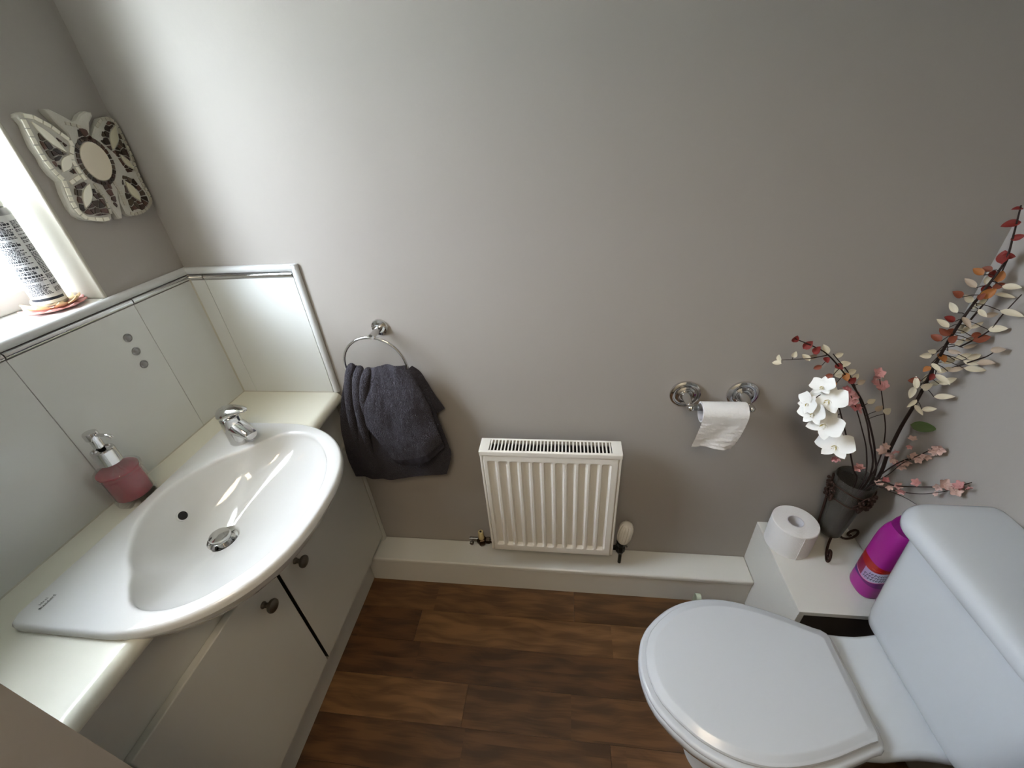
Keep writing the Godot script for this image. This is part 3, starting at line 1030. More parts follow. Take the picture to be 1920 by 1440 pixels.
		for s in seeds:
			var cell := PackedVector2Array([s + Vector2(-0.02, -0.02), s + Vector2(0.02, -0.02), s + Vector2(0.02, 0.02), s + Vector2(-0.02, 0.02)])
			for q in seeds:
				if q == s or q.distance_to(s) > 0.04: continue
				cell = clip_half(cell, (s + q) / 2, (s - q).normalized())
				if cell.size() < 3: break
			if cell.size() < 3: continue
			var left := [cell]
			left = Geometry2D.intersect_polygons(cell, field)
			for h in petal_shapes:
				var grown: Array = Geometry2D.offset_polygon(h, 0.0018)
				var next := []
				for l in left:
					for m in Geometry2D.clip_polygons(l, grown[0]): next.append(m)
				left = next
			for l in left:
				for m in Geometry2D.offset_polygon(l, -0.0011, Geometry2D.JOIN_MITER):
					var area := 0.0
					for i in m.size(): area += m[i].cross(m[(i + 1) % m.size()])
					if absf(area) / 2 > 0.000016: shard(m, front, t, M.mosaic_browns[r.randi() % 4])

func shard(q: PackedVector2Array, front: Vector3, t: Node3D, m: Material):
	var b := MB.new()
	b.prism(q, front, Vector3.BACK, Vector3.UP, Vector3.RIGHT, 0.0028)
	part("mosaic_piece", b, m, t)

func clip_half(poly: PackedVector2Array, at: Vector2, n: Vector2) -> PackedVector2Array:
	var out := PackedVector2Array()
	for i in poly.size():
		var a := poly[i]
		var b := poly[(i + 1) % poly.size()]
		var da := (a - at).dot(n)
		var db := (b - at).dot(n)
		if da >= 0: out.append(a)
		if (da >= 0) != (db >= 0): out.append(a.lerp(b, da / (da - db)))
	return out

# ---------------------------------------------------------------- towel ring and towel
func towel_ring():
	var o := Vector3(-0.507, 1.043, 0.0)
	var t := thing("towel_ring", "chrome towel ring on a round rose beside the splashback, holding the grey towel", "towel ring", o)
	var b := MB.new()
	b.lathe([[0.0235, 0.0], [0.0235, 0.004], [0.022, 0.0065], [0.017, 0.0075], [0.0125, 0.009]], 36, o, Vector3.BACK)
	part("rose", b, M.chrome, t)
	b = MB.new()
	b.lathe([[0.0085, 0.006], [0.0085, 0.060], [0.0075, 0.063], [0.0, 0.064]], 24, o + Vector3(0, -0.001, 0), Vector3.BACK)
	part("post", b, M.chrome, t)
	b = MB.new()
	var ring := PackedVector3Array()
	for i in 72: ring.append(Vector3(-0.521 + 0.0895 * sin(TAU * i / 72), 0.9475 + 0.0895 * cos(TAU * i / 72), 0.054))
	b.tube(ring, 0.0038, 12, true)
	part("ring", b, M.chrome, t, 60)

# a cloth sheet between two edges, waved and given thickness
func cloth(left: Array, right: Array, wave: Callable, nu := 56, nv := 60, v0 := 0.0, v1 := 1.0, thick := 0.005) -> MB:
	var l := curve(left, 20)
	var r := curve(right, 20)
	var rows := []
	var back := []
	for j in nv + 1:
		var v := lerpf(v0, v1, float(j) / nv)
		var a := l[int(roundf(v * (l.size() - 1)))]
		var c := r[int(roundf(v * (r.size() - 1)))]
		var row := PackedVector3Array()
		var brow := PackedVector3Array()
		for i in nu + 1:
			var u := float(i) / nu
			var q: Vector3 = a.lerp(c, u) + (wave.call(u, v) as Vector3)
			row.append(q)
			var e := minf(minf(u, 1 - u) * nu / 2.0, 1.0) * minf(minf(j, nv - j) / 2.0, 1.0)
			brow.append(q - Vector3(0, 0, thick * (0.25 + 0.75 * sqrt(e))))
		rows.append(row); back.append(brow)
	var b := MB.new()
	b.grid(rows)
	for row in back: row.reverse()
	b.grid(back)
	# close the rim
	var rim := []
	var rim2 := []
	for i in nu + 1: rim.append(rows[0][i]); rim2.append(back[0][nu - i])
	for j in range(1, nv + 1): rim.append(rows[j][nu]); rim2.append(back[j][0])
	for i in range(nu - 1, -1, -1): rim.append(rows[nv][i]); rim2.append(back[nv][nu - i])
	for j in range(nv - 1, 0, -1): rim.append(rows[j][0]); rim2.append(back[j][nu])
	b.grid([PackedVector3Array(rim2), PackedVector3Array(rim)], true)
	return b

func towel():
	var t := thing("hand_towel", "dark grey terry hand towel bunched through the towel ring", "towel", Vector3(-0.53, 0.535, 0.05))
	var fz := FastNoiseLite.new(); fz.seed = 4; fz.frequency = 3.0
	# long back half
	var al := [Vector3(-0.606, 0.940, 0.055), Vector3(-0.628, 0.894, 0.060), Vector3(-0.659, 0.818, 0.060), Vector3(-0.683, 0.737, 0.060), Vector3(-0.697, 0.651, 0.060), Vector3(-0.702, 0.582, 0.060), Vector3(-0.713, 0.520, 0.055)]
	var ar := [Vector3(-0.431, 0.941, 0.050), Vector3(-0.406, 0.871, 0.050), Vector3(-0.380, 0.797, 0.050), Vector3(-0.365, 0.717, 0.050), Vector3(-0.356, 0.665, 0.050), Vector3(-0.355, 0.621, 0.050), Vector3(-0.381, 0.544, 0.050)]
	var wave := func(u: float, v: float) -> Vector3:
		var s := sin(PI * u)
		var pleat := sin(u * 31.0 + 1.4 * sin(v * 3.0) + 0.6) * 0.007 * (1.0 - smoothstep(0.25, 0.6, u)) * (1.0 - 0.55 * v)
		var broad := sin(u * 8.5 - v * 1.5) * 0.005 * v
		return Vector3(0, -0.016 * s * v * v + (0.012 * sin(u * 17.0) - 0.030 * s) * pow(1.0 - v, 4), pleat + broad + fz.get_noise_2d(u, v) * 0.004 - 0.012 * pow(1.0 - v, 6))
	part("back_half", cloth(al, ar, wave, 72, 64), M.towel, t, 70)
	# shorter front fold over it, with a flat woven band near its hem
	var fl := [Vector3(-0.545, 0.940, 0.078), Vector3(-0.550, 0.888, 0.092), Vector3(-0.566, 0.838, 0.098), Vector3(-0.576, 0.772, 0.100), Vector3(-0.549, 0.718, 0.102), Vector3(-0.530, 0.664, 0.098), Vector3(-0.522, 0.624, 0.092)]
	var fr := [Vector3(-0.431, 0.946, 0.070), Vector3(-0.403, 0.888, 0.075), Vector3(-0.385, 0.834, 0.075), Vector3(-0.378, 0.779, 0.078), Vector3(-0.370, 0.740, 0.078), Vector3(-0.366, 0.707, 0.075), Vector3(-0.363, 0.676, 0.070)]
	var wave2 := func(u: float, v: float) -> Vector3:
		var round_ := pow(sin(PI * clampf(u, 0, 1)), 0.7)
		var crease := sin(u * 9.0 + v * 2.0) * 0.006 * (1.0 - 0.5 * v) * sin(PI * u)
		return Vector3(0, 0.018 * round_ * pow(1 - v, 3) - 0.022 * sin(PI * u) * v * v, 0.020 * round_ + crease + fz.get_noise_2d(u + 4.0, v) * 0.006 - 0.022 * pow(1.0 - v, 5))
	part("front_fold", cloth(fl, fr, wave2, 56, 56, 0.0, 0.88), M.towel, t, 70)
	part("woven_band", cloth(fl, fr, wave2, 56, 12, 0.88, 1.0, 0.0045), M.towel_band, t, 70)
	# gathered roll over the left of the ring
	var b := MB.new()
	for q in [[[Vector3(-0.598, 0.938, 0.046), Vector3(-0.590, 0.950, 0.060), Vector3(-0.598, 0.925, 0.070), Vector3(-0.616, 0.860, 0.072), Vector3(-0.634, 0.780, 0.066), Vector3(-0.648, 0.69, 0.058), Vector3(-0.655, 0.62, 0.050)], [0.007, 0.011, 0.013, 0.014, 0.013, 0.010, 0.004]], [[Vector3(-0.575, 0.932, 0.046), Vector3(-0.566, 0.943, 0.064), Vector3(-0.573, 0.915, 0.078), Vector3(-0.588, 0.845, 0.080), Vector3(-0.600, 0.765, 0.074), Vector3(-0.61, 0.68, 0.064), Vector3(-0.612, 0.61, 0.052)], [0.008, 0.012, 0.015, 0.016, 0.015, 0.011, 0.004]], [[Vector3(-0.548, 0.928, 0.046), Vector3(-0.540, 0.940, 0.068), Vector3(-0.550, 0.915, 0.082), Vector3(-0.566, 0.86, 0.084), Vector3(-0.575, 0.80, 0.078), Vector3(-0.575, 0.74, 0.07)], [0.008, 0.012, 0.014, 0.014, 0.011, 0.005]]]:
		var path := curve(q[0], 5)
		var rad := []
		for i in path.size():
			var f: float = float(i) / (path.size() - 1) * (q[1].size() - 1)
			rad.append(lerpf(q[1][int(f)], q[1][mini(int(f) + 1, q[1].size() - 1)], f - int(f)))
		b.tube(path, rad, 12)
	part("gathered_pleats", b, M.towel, t, 70)
	# corner of the back layer sticking out towards the radiator
	b = MB.new()
	var cl := [Vector3(-0.440, 0.938, 0.050), Vector3(-0.421, 0.808, 0.040), Vector3(-0.396, 0.760, 0.030)]
	var cr := [Vector3(-0.421, 0.945, 0.045), Vector3(-0.403, 0.915, 0.035), Vector3(-0.381, 0.849, 0.030), Vector3(-0.358, 0.785, 0.022)]
	var wave3 := func(u: float, v: float) -> Vector3: return Vector3(0, 0, 0.010 * sin(PI * u) * (1 - v) + fz.get_noise_2d(u, v + 9.0) * 0.003)
	part("hanging_corner", cloth(cl, cr, wave3, 20, 30, 0.0, 1.0, 0.006), M.towel, t, 70)

# ---------------------------------------------------------------- radiator
func radiator():
	var t := thing("radiator", "small white panel radiator with a slotted top grille on the back wall", "radiator", Vector3(-0.045, 0.233, 0.05))
	var x0 := -0.251
	var x1 := 0.160
	# ribbed front panel
	var xs := [x0 + 0.012]
	var dx := [0.0]
	var pitch := 0.0335
	var sx := x0 + 0.0205
	for i in 11:
		var a := sx + i * pitch
		for q in [[0.0, 0.0], [0.0012, 0.25], [0.0045, 0.9], [0.006, 1.0], [0.0205, 1.0], [0.022, 0.9], [0.0262, 0.25], [0.0275, 0.0]]:
			xs.append(a + q[0]); dx.append(q[1])
	xs.append(x1 - 0.012); dx.append(0.0)
	var ys := [0.238, 0.252, 0.262, 0.2632, 0.272, 0.2735, 0.31, 0.5, 0.63, 0.644, 0.6452, 0.651, 0.6522, 0.662, 0.672]
	var dy := [0.0, 0.0, 0.0, 0.1, 0.9, 1.0, 1.0, 1.0, 1.0, 1.0, 0.9, 0.1, 0.0, 0.0, 0.0]
	var rows := []
	for j in ys.size():
		var row := PackedVector3Array()
		for i in xs.size():
			row.append(Vector3(xs[i], ys[j], 0.1 - 0.0085 * dx[i] * dy[j]))
		rows.append(row)
	# rolled rim of the panel
	var edge := func(g: float, z: float) -> PackedVector3Array:
		return PackedVector3Array([Vector3(xs[0] - g, ys[0] - g, z), Vector3(xs[-1] + g, ys[0] - g, z), Vector3(xs[-1] + g, ys[-1] + g, z), Vector3(xs[0] - g, ys[-1] + g, z)])
	var b := MB.new()
	b.grid(rows)
	b.grid([edge.call(0.0045, 0.088), edge.call(0.0045, 0.0955), edge.call(0.003, 0.0985), edge.call(0.0, 0.1)], true)
	part("front_panel", b, M.rad, t, 30, false)
	for s in [x0, x1 - 0.0075]:
		b = MB.new()
		b.rbox(Vector3(s, 0.236, 0.042), Vector3(s + 0.0075, 0.678, 0.098), 0.002, 2)
		part("side_panel", b, M.rad, t)
	b = MB.new()
	b.rbox(Vector3(x0 + 0.008, 0.236, 0.042), Vector3(x1 - 0.008, 0.67, 0.048), 0.002, 1)
	part("back_panel", b, M.rad_shade, t)
	b = MB.new()
	for i in 22:
		b.box(Vector3(x0 + 0.018 + i * 0.0175, 0.26, 0.05), Vector3(x0 + 0.019 + i * 0.0175, 0.655, 0.088))
	var cv := part("convector_fins", b, M.rad_shade, t)  # fins coloured dark so the slots above look shaded
	cv.set_meta("kind", "stuff")
	# top grille: frame and bars
	b = MB.new()
	b.rbox(Vector3(x0 - 0.001, 0.672, 0.0925), Vector3(x1 + 0.001, 0.690, 0.1015), 0.003, 2)
	b.rbox(Vector3(x0 - 0.001, 0.685, 0.040), Vector3(x1 + 0.001, 0.690, 0.0475), 0.0015, 2)
	b.rbox(Vector3(x0 - 0.001, 0.672, 0.040), Vector3(x1 + 0.001, 0.688, 0.0412), 0.0005, 1)
	b.rbox(Vector3(x0 - 0.001, 0.685, 0.044), Vector3(x0 + 0.028, 0.690, 0.098), 0.0015, 2)
	b.rbox(Vector3(x1 - 0.028, 0.685, 0.044), Vector3(x1 + 0.001, 0.690, 0.098), 0.0015, 2)
	var gr := part("top_grille", b, M.rad, t)
	b = MB.new()
	for i in 34:
		var x := x0 + 0.0325 + i * (0.346 / 33.0)
		b.rbox(Vector3(x - 0.0021, 0.685, 0.046), Vector3(x + 0.0021, 0.6895, 0.094), 0.0008, 1)
	var bars := part("grille_bars", b, M.rad, gr)
	bars.set_meta("kind", "stuff")
	for x in [x0 + 0.075, x1 - 0.085]:
		b = MB.new()
		b.box(Vector3(x, 0.2, 0.0), Vector3(x + 0.03, 0.6, 0.004))
		b.box(Vector3(x, 0.225, 0.0), Vector3(x + 0.03, 0.236, 0.06))
		b.box(Vector3(x, 0.56, 0.0), Vector3(x + 0.03, 0.57, 0.044))
		part("wall_bracket", b, M.rad, t)
	# lockshield valve on the left
	var o := Vector3(-0.298, 0.222, 0.055)
	t = thing("lockshield_valve", "small metal valve with a cream cap at the left foot of the radiator", "radiator valve", o)
	b = MB.new()
	b.lathe([[0.0, -0.026], [0.011, -0.024], [0.0155, -0.014], [0.0185, -0.010], [0.0195, 0.0], [0.0165, 0.009], [0.011, 0.013], [0.008, 0.017]], 6, o)
	part("body", b, M.brass, t, 20)
	b = MB.new()
	b.lathe([[0.0075, 0.0], [0.0075, 0.016], [0.0125, 0.017], [0.0125, 0.030], [0.009, 0.031], [0.009, 0.05]], 6, o, Vector3.RIGHT)
	part("union_nut", b, M.brass, t, 20)
	b = MB.new()
	b.lathe([[0.010, 0.010], [0.0108, 0.014], [0.0095, 0.044], [0.0085, 0.046], [0.004, 0.046], [0.004, 0.042]], 20, o)
	part("cap", b, M.cream, t)
	b = MB.new()
	b.lathe([[0.003, 0.0445], [0.0042, 0.0466]], 14, o)
	part("cap_hole", b, M.black, t)
	b = MB.new()
	b.tube(curve([o + Vector3(-0.008, 0.006, 0), o + Vector3(-0.03, 0.006, 0), o + Vector3(-0.043, 0.006, 0)]), 0.0062, 14)
	b.lathe([[0.0065, 0.0], [0.0075, 0.002], [0.0075, 0.009], [0.005, 0.011]], 14, o + Vector3(-0.036, -0.008, 0.004), Vector3(0, 0.2, 1))
	part("tail_pipe", b, M.satin, t, 60)
	# thermostatic valve on the right
	o = Vector3(0.192, 0.222, 0.055)
	t = thing("thermostatic_valve", "white thermostatic valve head over a dark body at the right foot of the radiator", "radiator valve", o)
	b = MB.new()
	b.lathe([[0.0, -0.026], [0.011, -0.024], [0.014, -0.014], [0.0165, -0.010], [0.0170, 0.008], [0.0145, 0.016], [0.0155, 0.020], [0.0155, 0.030], [0.013, 0.034]], 8, o)
	part("body", b, M.dark_nut, t, 25)
	b = MB.new()
	b.lathe([[0.009, 0.0], [0.0145, 0.001], [0.0145, 0.015], [0.009, 0.016], [0.008, 0.04]], 6, o, Vector3.LEFT)
	part("union_nut", b, M.dark_nut, t, 20)
	b = MB.new()
	b.tube(PackedVector3Array([o + Vector3(0.002, -0.02, 0), o + Vector3(0.002, -0.06, 0), o + Vector3(0.002, -0.0805, 0)]), 0.006, 12)
	part("tail_pipe", b, M.dark_nut, t, 60)
	b = MB.new()
	var ax := Vector3(0.12, 1, 0.0).normalized()
	var side := ax.cross(Vector3.BACK).normalized()
	var fwd := side.cross(ax)
	var rings := []
	for q in [[0.036, 0.014, 0.0], [0.040, 0.0185, 0.0], [0.052, 0.0225, 0.6], [0.064, 0.0245, 1.0], [0.098, 0.0245, 1.0], [0.112, 0.0225, 1.0], [0.122, 0.0175, 0.7], [0.1265, 0.011, 0.2], [0.1275, 0.004, 0.0]]:
		var ring := PackedVector3Array()
		for k in 72:
			var a := TAU * k / 72
			var rr: float = q[1] * (1.0 - 0.10 * q[2] * smoothstep(0.2, 0.9, cos(a * 9.0)))
			ring.append(o + ax * q[0] + (side * cos(a) + fwd * sin(a)) * rr)
		rings.append(ring)
	b.loft(rings)
	part("thermostat_head", b, M.rad, t, 35)
	b = MB.new()
	b.lathe([[0.0125, 0.0], [0.0125, 0.0025], [0.011, 0.004]], 24, o + ax * 0.085 + fwd * -0.0225, -fwd)
	part("dial", b, M.white, t)
	b = MB.new()
	b.lathe([[0.003, 0.0], [0.003, 0.010], [0.0, 0.011]], 12, o + Vector3(0.014, 0.03, 0.012), Vector3(0.5, 0.1, 0.8))
	part("index_pin", b, M.satin, t)

# ---------------------------------------------------------------- pipe boxing
func boxing():
	var t := thing("pipe_boxing", "low white boxed ledge along the back wall under the radiator", "pipe boxing", Vector3(-0.05, 0, 0.05))
	var b := MB.new()
	b.rbox(Vector3(-0.746, 0.119, 0.0), Vector3(0.6335, 0.14, 0.1015), 0.006, 3)
	part("top_board", b, M.gloss, t)
	b = MB.new()
	b.rbox(Vector3(-0.746, 0.0, 0.075), Vector3(0.6335, 0.119, 0.0945), 0.001, 1)
	part("front_board", b, M.gloss, t)
	t = thing("corner_boxing", "white boxed-in corner shelf between the toilet and the back wall", "boxed shelf", Vector3(0.77, 0, 0.15))
	b = MB.new()
	b.rbox(Vector3(0.634, 0.308, 0.0), Vector3(XR, 0.324, 0.301), 0.0015, 2)
	part("top_board", b, M.gloss, t)
	b = MB.new()
	b.rbox(Vector3(0.634, 0.0, 0.0), Vector3(0.650, 0.308, 0.301), 0.001, 1)
	part("side_board", b, M.gloss, t)
	b = MB.new()
	b.box(Vector3(0.6502, 0.0, 0.27), Vector3(XR, 0.306, 0.283))
	part("front_board", b, M.brown_board, t)

# ---------------------------------------------------------------- toilet roll holder and rolls
func roll_holder():
	var o := Vector3(0.4, 0.833, 0.0)
	var t := thing("toilet_roll_holder", "chrome toilet roll holder with two round roses on the back wall", "toilet roll holder", o)
	for x in [0.326, 0.475]:
		var b := MB.new()
		b.lathe([[0.0405, 0.0], [0.0415, 0.003], [0.0405, 0.007], [0.036, 0.010], [0.0325, 0.0102], [0.031, 0.0075], [0.028, 0.0075], [0.0265, 0.011], [0.0215, 0.0135], [0.0185, 0.012], [0.0165, 0.0135]], 48, Vector3(x, 0.833, 0), Vector3.BACK)
		part("rose", b, M.chrome, t)
		b = MB.new()
		b.lathe([[0.0165, 0.010], [0.0135, 0.020], [0.0095, 0.036], [0.007, 0.050], [0.0062, 0.056], [0.0085, 0.060], [0.0098, 0.067], [0.0085, 0.074], [0.004, 0.078], [0.0, 0.0785]], 32, Vector3(x, 0.833, 0), Vector3.BACK)
		part("post", b, M.chrome, t)
	var b := MB.new()
	b.lathe([[0.0065, 0.004], [0.0085, 0.006], [0.0085, 0.013], [0.0070, 0.016], [0.0092, 0.018], [0.0092, 0.070], [0.0085, 0.072], [0.0085, 0.131], [0.0070, 0.133], [0.0085, 0.136], [0.0085, 0.143], [0.0065, 0.145]], 28, Vector3(0.326, 0.833, 0.067), Vector3.RIGHT)
	part("spindle", b, M.satin, t)
	# the nearly empty roll
	var c := Vector3(0.352, 0.8195, 0.067)
	t = thing("toilet_roll", "nearly empty toilet roll hanging on the chrome holder with a loose sheet", "toilet roll", Vector3(0.405, 0.8195, 0.067), "toilet rolls")
	t.remove_meta("group")
	b = MB.new()
	ring_tube(b, c, Vector3.RIGHT, 0.112, 0.0228, 0.0246)
	part("cardboard_core", b, M.core, t)
	b = MB.new()
	ring_tube(b, c + Vector3(0.001, 0, 0), Vector3.RIGHT, 0.110, 0.0246, 0.0278)
	part("paper_layers", b, M.paper, t)
	# loose sheet: over the top, down the front, curling at its torn end
	var rows := []
	var fz := FastNoiseLite.new(); fz.seed = 8; fz.frequency = 2.0
	for j in 41:
		var row := PackedVector3Array()
		for i in 29:
			var u := i / 28.0
			var q: Vector3
			var x := 0.353 + 0.110 * u
			if j <= 12:
				var a := PI / 2 - PI / 2 * j / 12.0
				q = Vector3(x, c.y + 0.0288 * sin(a), c.z + 0.0288 * cos(a))
			else:
				var s := (j - 12) / 28.0
				var drop := s * (0.094 + 0.018 * u)
				q = Vector3(x + s * (-0.006 + 0.004 * sin(u * 3.0)) + s * s * (-0.010 * (1.0 - u) - 0.012 * u), c.y - drop, c.z + 0.0288 - 0.010 * s + 0.004 * sin(u * 7.0 + s * 3.0) * s + 0.012 * pow(s, 3) * (1.0 - u))
				q.z += fz.get_noise_2d(u * 1.2, s * 7.0) * 0.0035 * minf(1, s * 4.0)
			row.append(q)
		rows.append(row)
	b = MB.new()
	b.grid(rows)
	var back := []
	for row in rows:
		var r2 := PackedVector3Array()
		for q in row: r2.append(q - Vector3(0, 0, 0.0005))
		r2.reverse()
		back.append(r2)
	b.grid(back)
	part("loose_sheet", b, M.paper, t, 60, false)
	# spare roll on the shelf
	var o2 := Vector3(0.692, 0.324, 0.077)
	t = thing("toilet_roll", "full white toilet roll standing on end on the corner shelf", "toilet roll", o2)
	b = MB.new()
	var prof := [[0.0225, 0.002], [0.024, 0.0], [0.061, 0.0], [0.0625, 0.002], [0.063, 0.05], [0.0625, 0.0985], [0.0605, 0.1005], [0.05, 0.1012], [0.026, 0.1005], [0.0225, 0.099]]
	var rings := []
	for q in prof:
		var r := PackedVector3Array()
		for k in 64: r.append(o2 + Vector3(q[0] * cos(TAU * k / 64), q[1], q[0] * sin(TAU * k / 64)))
		rings.append(r)
	b.grid(rings, true, true)
	part("paper", b, M.paper, t)
	b = MB.new()
	ring_tube(b, o2 + Vector3(0, 0.001, 0), Vector3.UP, 0.0985, 0.0205, 0.0223)
	part("cardboard_core", b, M.core, t)
	b = MB.new()
	b.rbox(o2 + Vector3(-0.001, 0, 0.0625), o2 + Vector3(0.0, 0.1, 0.0642), 0.0004, 1)
	var e := part("paper_end", b, M.paper, t)
	e.set_meta("label", "loose outer edge of the paper")

func ring_tube(b: MB, c: Vector3, axis: Vector3, length: float, r0: float, r1: float):
	var x := axis.cross(Vector3(0.3, 0.2, 0.9)).normalized()
	var y := axis.cross(x)
	var rings := []
	for q in [[r0, 0.0], [r1, 0.0], [r1, length], [r0, length]]:
		var r := PackedVector3Array()
		for k in 48: r.append(c + axis * q[1] + (x * cos(TAU * k / 48) + y * sin(TAU * k / 48)) * q[0])
		rings.append(r)
	b.grid(rings, true, true)

# ---------------------------------------------------------------- toilet
const TZ := 0.513
# half-width of the seat along x
const SEAT := [[0.1735, 0.0], [0.176, 0.028], [0.185, 0.058], [0.20, 0.085], [0.225, 0.112], [0.26, 0.140], [0.30, 0.160], [0.34, 0.172], [0.385, 0.1775], [0.43, 0.175], [0.48, 0.165], [0.53, 0.150], [0.58, 0.131], [0.615, 0.118]]

func seat_ring(inset: float, y: float, x1: float, corner := 0.026) -> PackedVector3Array:
	var half := PackedVector2Array()
	for i in 49:
		var f := i / 48.0
		var x := 0.1735 + (x1 - 0.1735) * f * f
		half.append(Vector2(x, tab(SEAT, x)))
	var poly := PackedVector2Array()
	for q in half: poly.append(q)
	for i in 5:
		var a := PI / 2 * (1.0 - i / 4.0)
		var w := tab(SEAT, x1)
		poly.append(Vector2(x1 + corner * cos(a), w - corner + corner * sin(a)))
	for i in range(poly.size() - 1, 0, -1): poly.append(Vector2(poly[i].x, -poly[i].y))
	if inset > 0: poly = Geometry2D.offset_polygon(poly, -inset)[0] if not Geometry2D.is_polygon_clockwise(poly) else Geometry2D.offset_polygon(poly, -inset)[0]
	var c := Vector2(0.42, 0.0)
	var ray := ray_outline(poly, c, 128)
	var out := PackedVector3Array()
	for q in ray: out.append(Vector3(q.x, y, TZ + q.y))
	return out

func toilet():
	var t := thing("toilet", "white close-coupled toilet with its lid closed and the cistern against the right wall", "toilet", Vector3(0.55, 0, TZ))
	# pan: foot, flare and rim, with a rear ledge that carries the cistern
	var pan := func(y: float, x0: float, x1: float, hw: float, p: float, rear: float) -> PackedVector3Array:
		var r := PackedVector3Array()
		var cx := x0 + (x1 - x0) * 0.45
		for k in 128:
			var a := TAU * k / 128
			var d := Vector2.from_angle(a)
			var lx := (x1 - cx) if d.x > 0 else (cx - x0)
			var e := p if d.x < 0 else rear
			var s := pow(pow(absf(d.x) / lx, e) + pow(absf(d.y) / hw, e), -1.0 / e)
			r.append(Vector3(cx + d.x * s, y, TZ + d.y * s))
		return r
	var b := MB.new()
	var rings := [pan.call(0.0, 0.33, 0.72, 0.105, 2.4, 2.6), pan.call(0.02, 0.335, 0.71, 0.101, 2.4, 2.6), pan.call(0.10, 0.335, 0.70, 0.092, 2.3, 2.4), pan.call(0.18, 0.30, 0.70, 0.100, 2.2, 2.3), pan.call(0.25, 0.25, 0.70, 0.126, 2.1, 2.2), pan.call(0.31, 0.212, 0.69, 0.153, 2.05, 2.1)]
	for q in [[0.008, 0.352], [0.003, 0.372], [0.001, 0.385], [0.003, 0.394], [0.010, 0.398]]: rings.append(seat_ring(q[0], q[1], 0.64, 0.03))
	b.loft(rings)
	# rear ledge: waisted plan, rounded edges
	var rows := []
	for e in [[0.065, 0.30], [0.03, 0.350], [0.004, 0.372], [0.0, 0.380], [0.001, 0.390], [0.005, 0.3965], [0.012, 0.3995]]:
		var r := PackedVector3Array()
		var plan := [[0.56, 0.120], [0.60, 0.122], [0.63, 0.121], [0.66, 0.117], [0.69, 0.1145], [0.715, 0.116], [0.74, 0.119], [0.78, 0.12], [0.86, 0.12]]
		for q in plan: r.append(Vector3(q[0], e[1] + maxf(0, (q[0] - 0.64)) * 0.2 * (1.0 if e[1] > 0.35 else 0.0), TZ + q[1] - e[0]))
		for i in range(plan.size() - 1, -1, -1): r.append(Vector3(plan[i][0], e[1] + maxf(0, (plan[i][0] - 0.64)) * 0.2 * (1.0 if e[1] > 0.35 else 0.0), TZ - plan[i][1] + e[0]))
		rows.append(r)
	b.loft(rows)
	part("pan", b, M.toilet, t, 50)
	# seat and lid
	b = MB.new()
	b.loft([seat_ring(0.006, 0.3995, 0.606), seat_ring(0.001, 0.4025, 0.606), seat_ring(0.0, 0.408, 0.606), seat_ring(0.002, 0.4135, 0.606), seat_ring(0.007, 0.4165, 0.606)])
	part("seat", b, M.seat, t, 50)
	b = MB.new()
	b.loft([seat_ring(0.020, 0.4170, 0.606), seat_ring(0.015, 0.4190, 0.606), seat_ring(0.014, 0.4250, 0.606), seat_ring(0.016, 0.4295, 0.606), seat_ring(0.020, 0.4312, 0.606), seat_ring(0.022, 0.4318, 0.606), seat_ring(0.030, 0.4360, 0.606), seat_ring(0.034, 0.4370, 0.606), seat_ring(0.07, 0.4385, 0.606)])
	part("lid", b, M.seat, t, 32)
	for s in [-0.075, 0.075]:
		b = MB.new()
		b.lathe([[0.009, 0.399], [0.009, 0.410], [0.006, 0.412]], 24, Vector3(0.629, 0, TZ + s))
		b.tube(PackedVector3Array([Vector3(0.626, 0.411, TZ + s - 0.012), Vector3(0.626, 0.411, TZ + s + 0.012)]), 0.005, 16)
		part("hinge", b, M.seat, t, 50)
	# cistern
	b = MB.new()
	var plan := func(x0: float, x1: float, hz: float, r: float, y: float) -> PackedVector3Array:
		var o := PackedVector3Array()
		var bow := 0.006
		for cnr in [[x0, -1.0, PI, PI * 1.5], [x1, -1.0, PI * 1.5, TAU], [x1, 1.0, 0.0, PI / 2], [x0, 1.0, PI / 2, PI]]:
			var rr := r if cnr[0] == x0 else 0.012
			for i in 13:
				var a := lerpf(cnr[2], cnr[3], i / 12.0)
				o.append(Vector3((x0 + rr if cnr[0] == x0 else x1 - rr) + rr * cos(a), y, TZ + cnr[1] * (hz - rr) + rr * sin(a)))
		return o
	b.loft([plan.call(0.745, 0.90, 0.145, 0.04, 0.416), plan.call(0.728, 0.90, 0.160, 0.05, 0.420), plan.call(0.720, 0.90, 0.168, 0.052, 0.432), plan.call(0.717, 0.90, 0.173, 0.054, 0.46), plan.call(0.719, 0.90, 0.186, 0.056, 0.58), plan.call(0.722, 0.90, 0.198, 0.058, 0.705), plan.call(0.722, 0.90, 0.198, 0.058, 0.712)])
	part("cistern", b, M.toilet, t, 50)
	b = MB.new()
	b.loft([plan.call(0.724, 0.902, 0.205, 0.055, 0.7085), plan.call(0.712, 0.9035, 0.222, 0.062, 0.7100), plan.call(0.707, 0.9038, 0.228, 0.066, 0.7155), plan.call(0.705, 0.9038, 0.230, 0.068, 0.728), plan.call(0.707, 0.9038, 0.228, 0.068, 0.738), plan.call(0.713, 0.9035, 0.222, 0.066, 0.7465), plan.call(0.722, 0.902, 0.212, 0.062, 0.7515), plan.call(0.736, 0.90, 0.196, 0.055, 0.7540), plan.call(0.75, 0.89, 0.16, 0.045, 0.7550)])
	part("cistern_lid", b, M.toilet, t, 50)
	# hook of a rim block
	b = MB.new()
	var q := curve([Vector3(0.352, 0.362, 0.352), Vector3(0.350, 0.398, 0.342), Vector3(0.350, 0.4145, 0.337), Vector3(0.349, 0.4185, 0.330), Vector3(0.348, 0.412, 0.324), Vector3(0.348, 0.375, 0.321)], 5)
	var rows2 := []
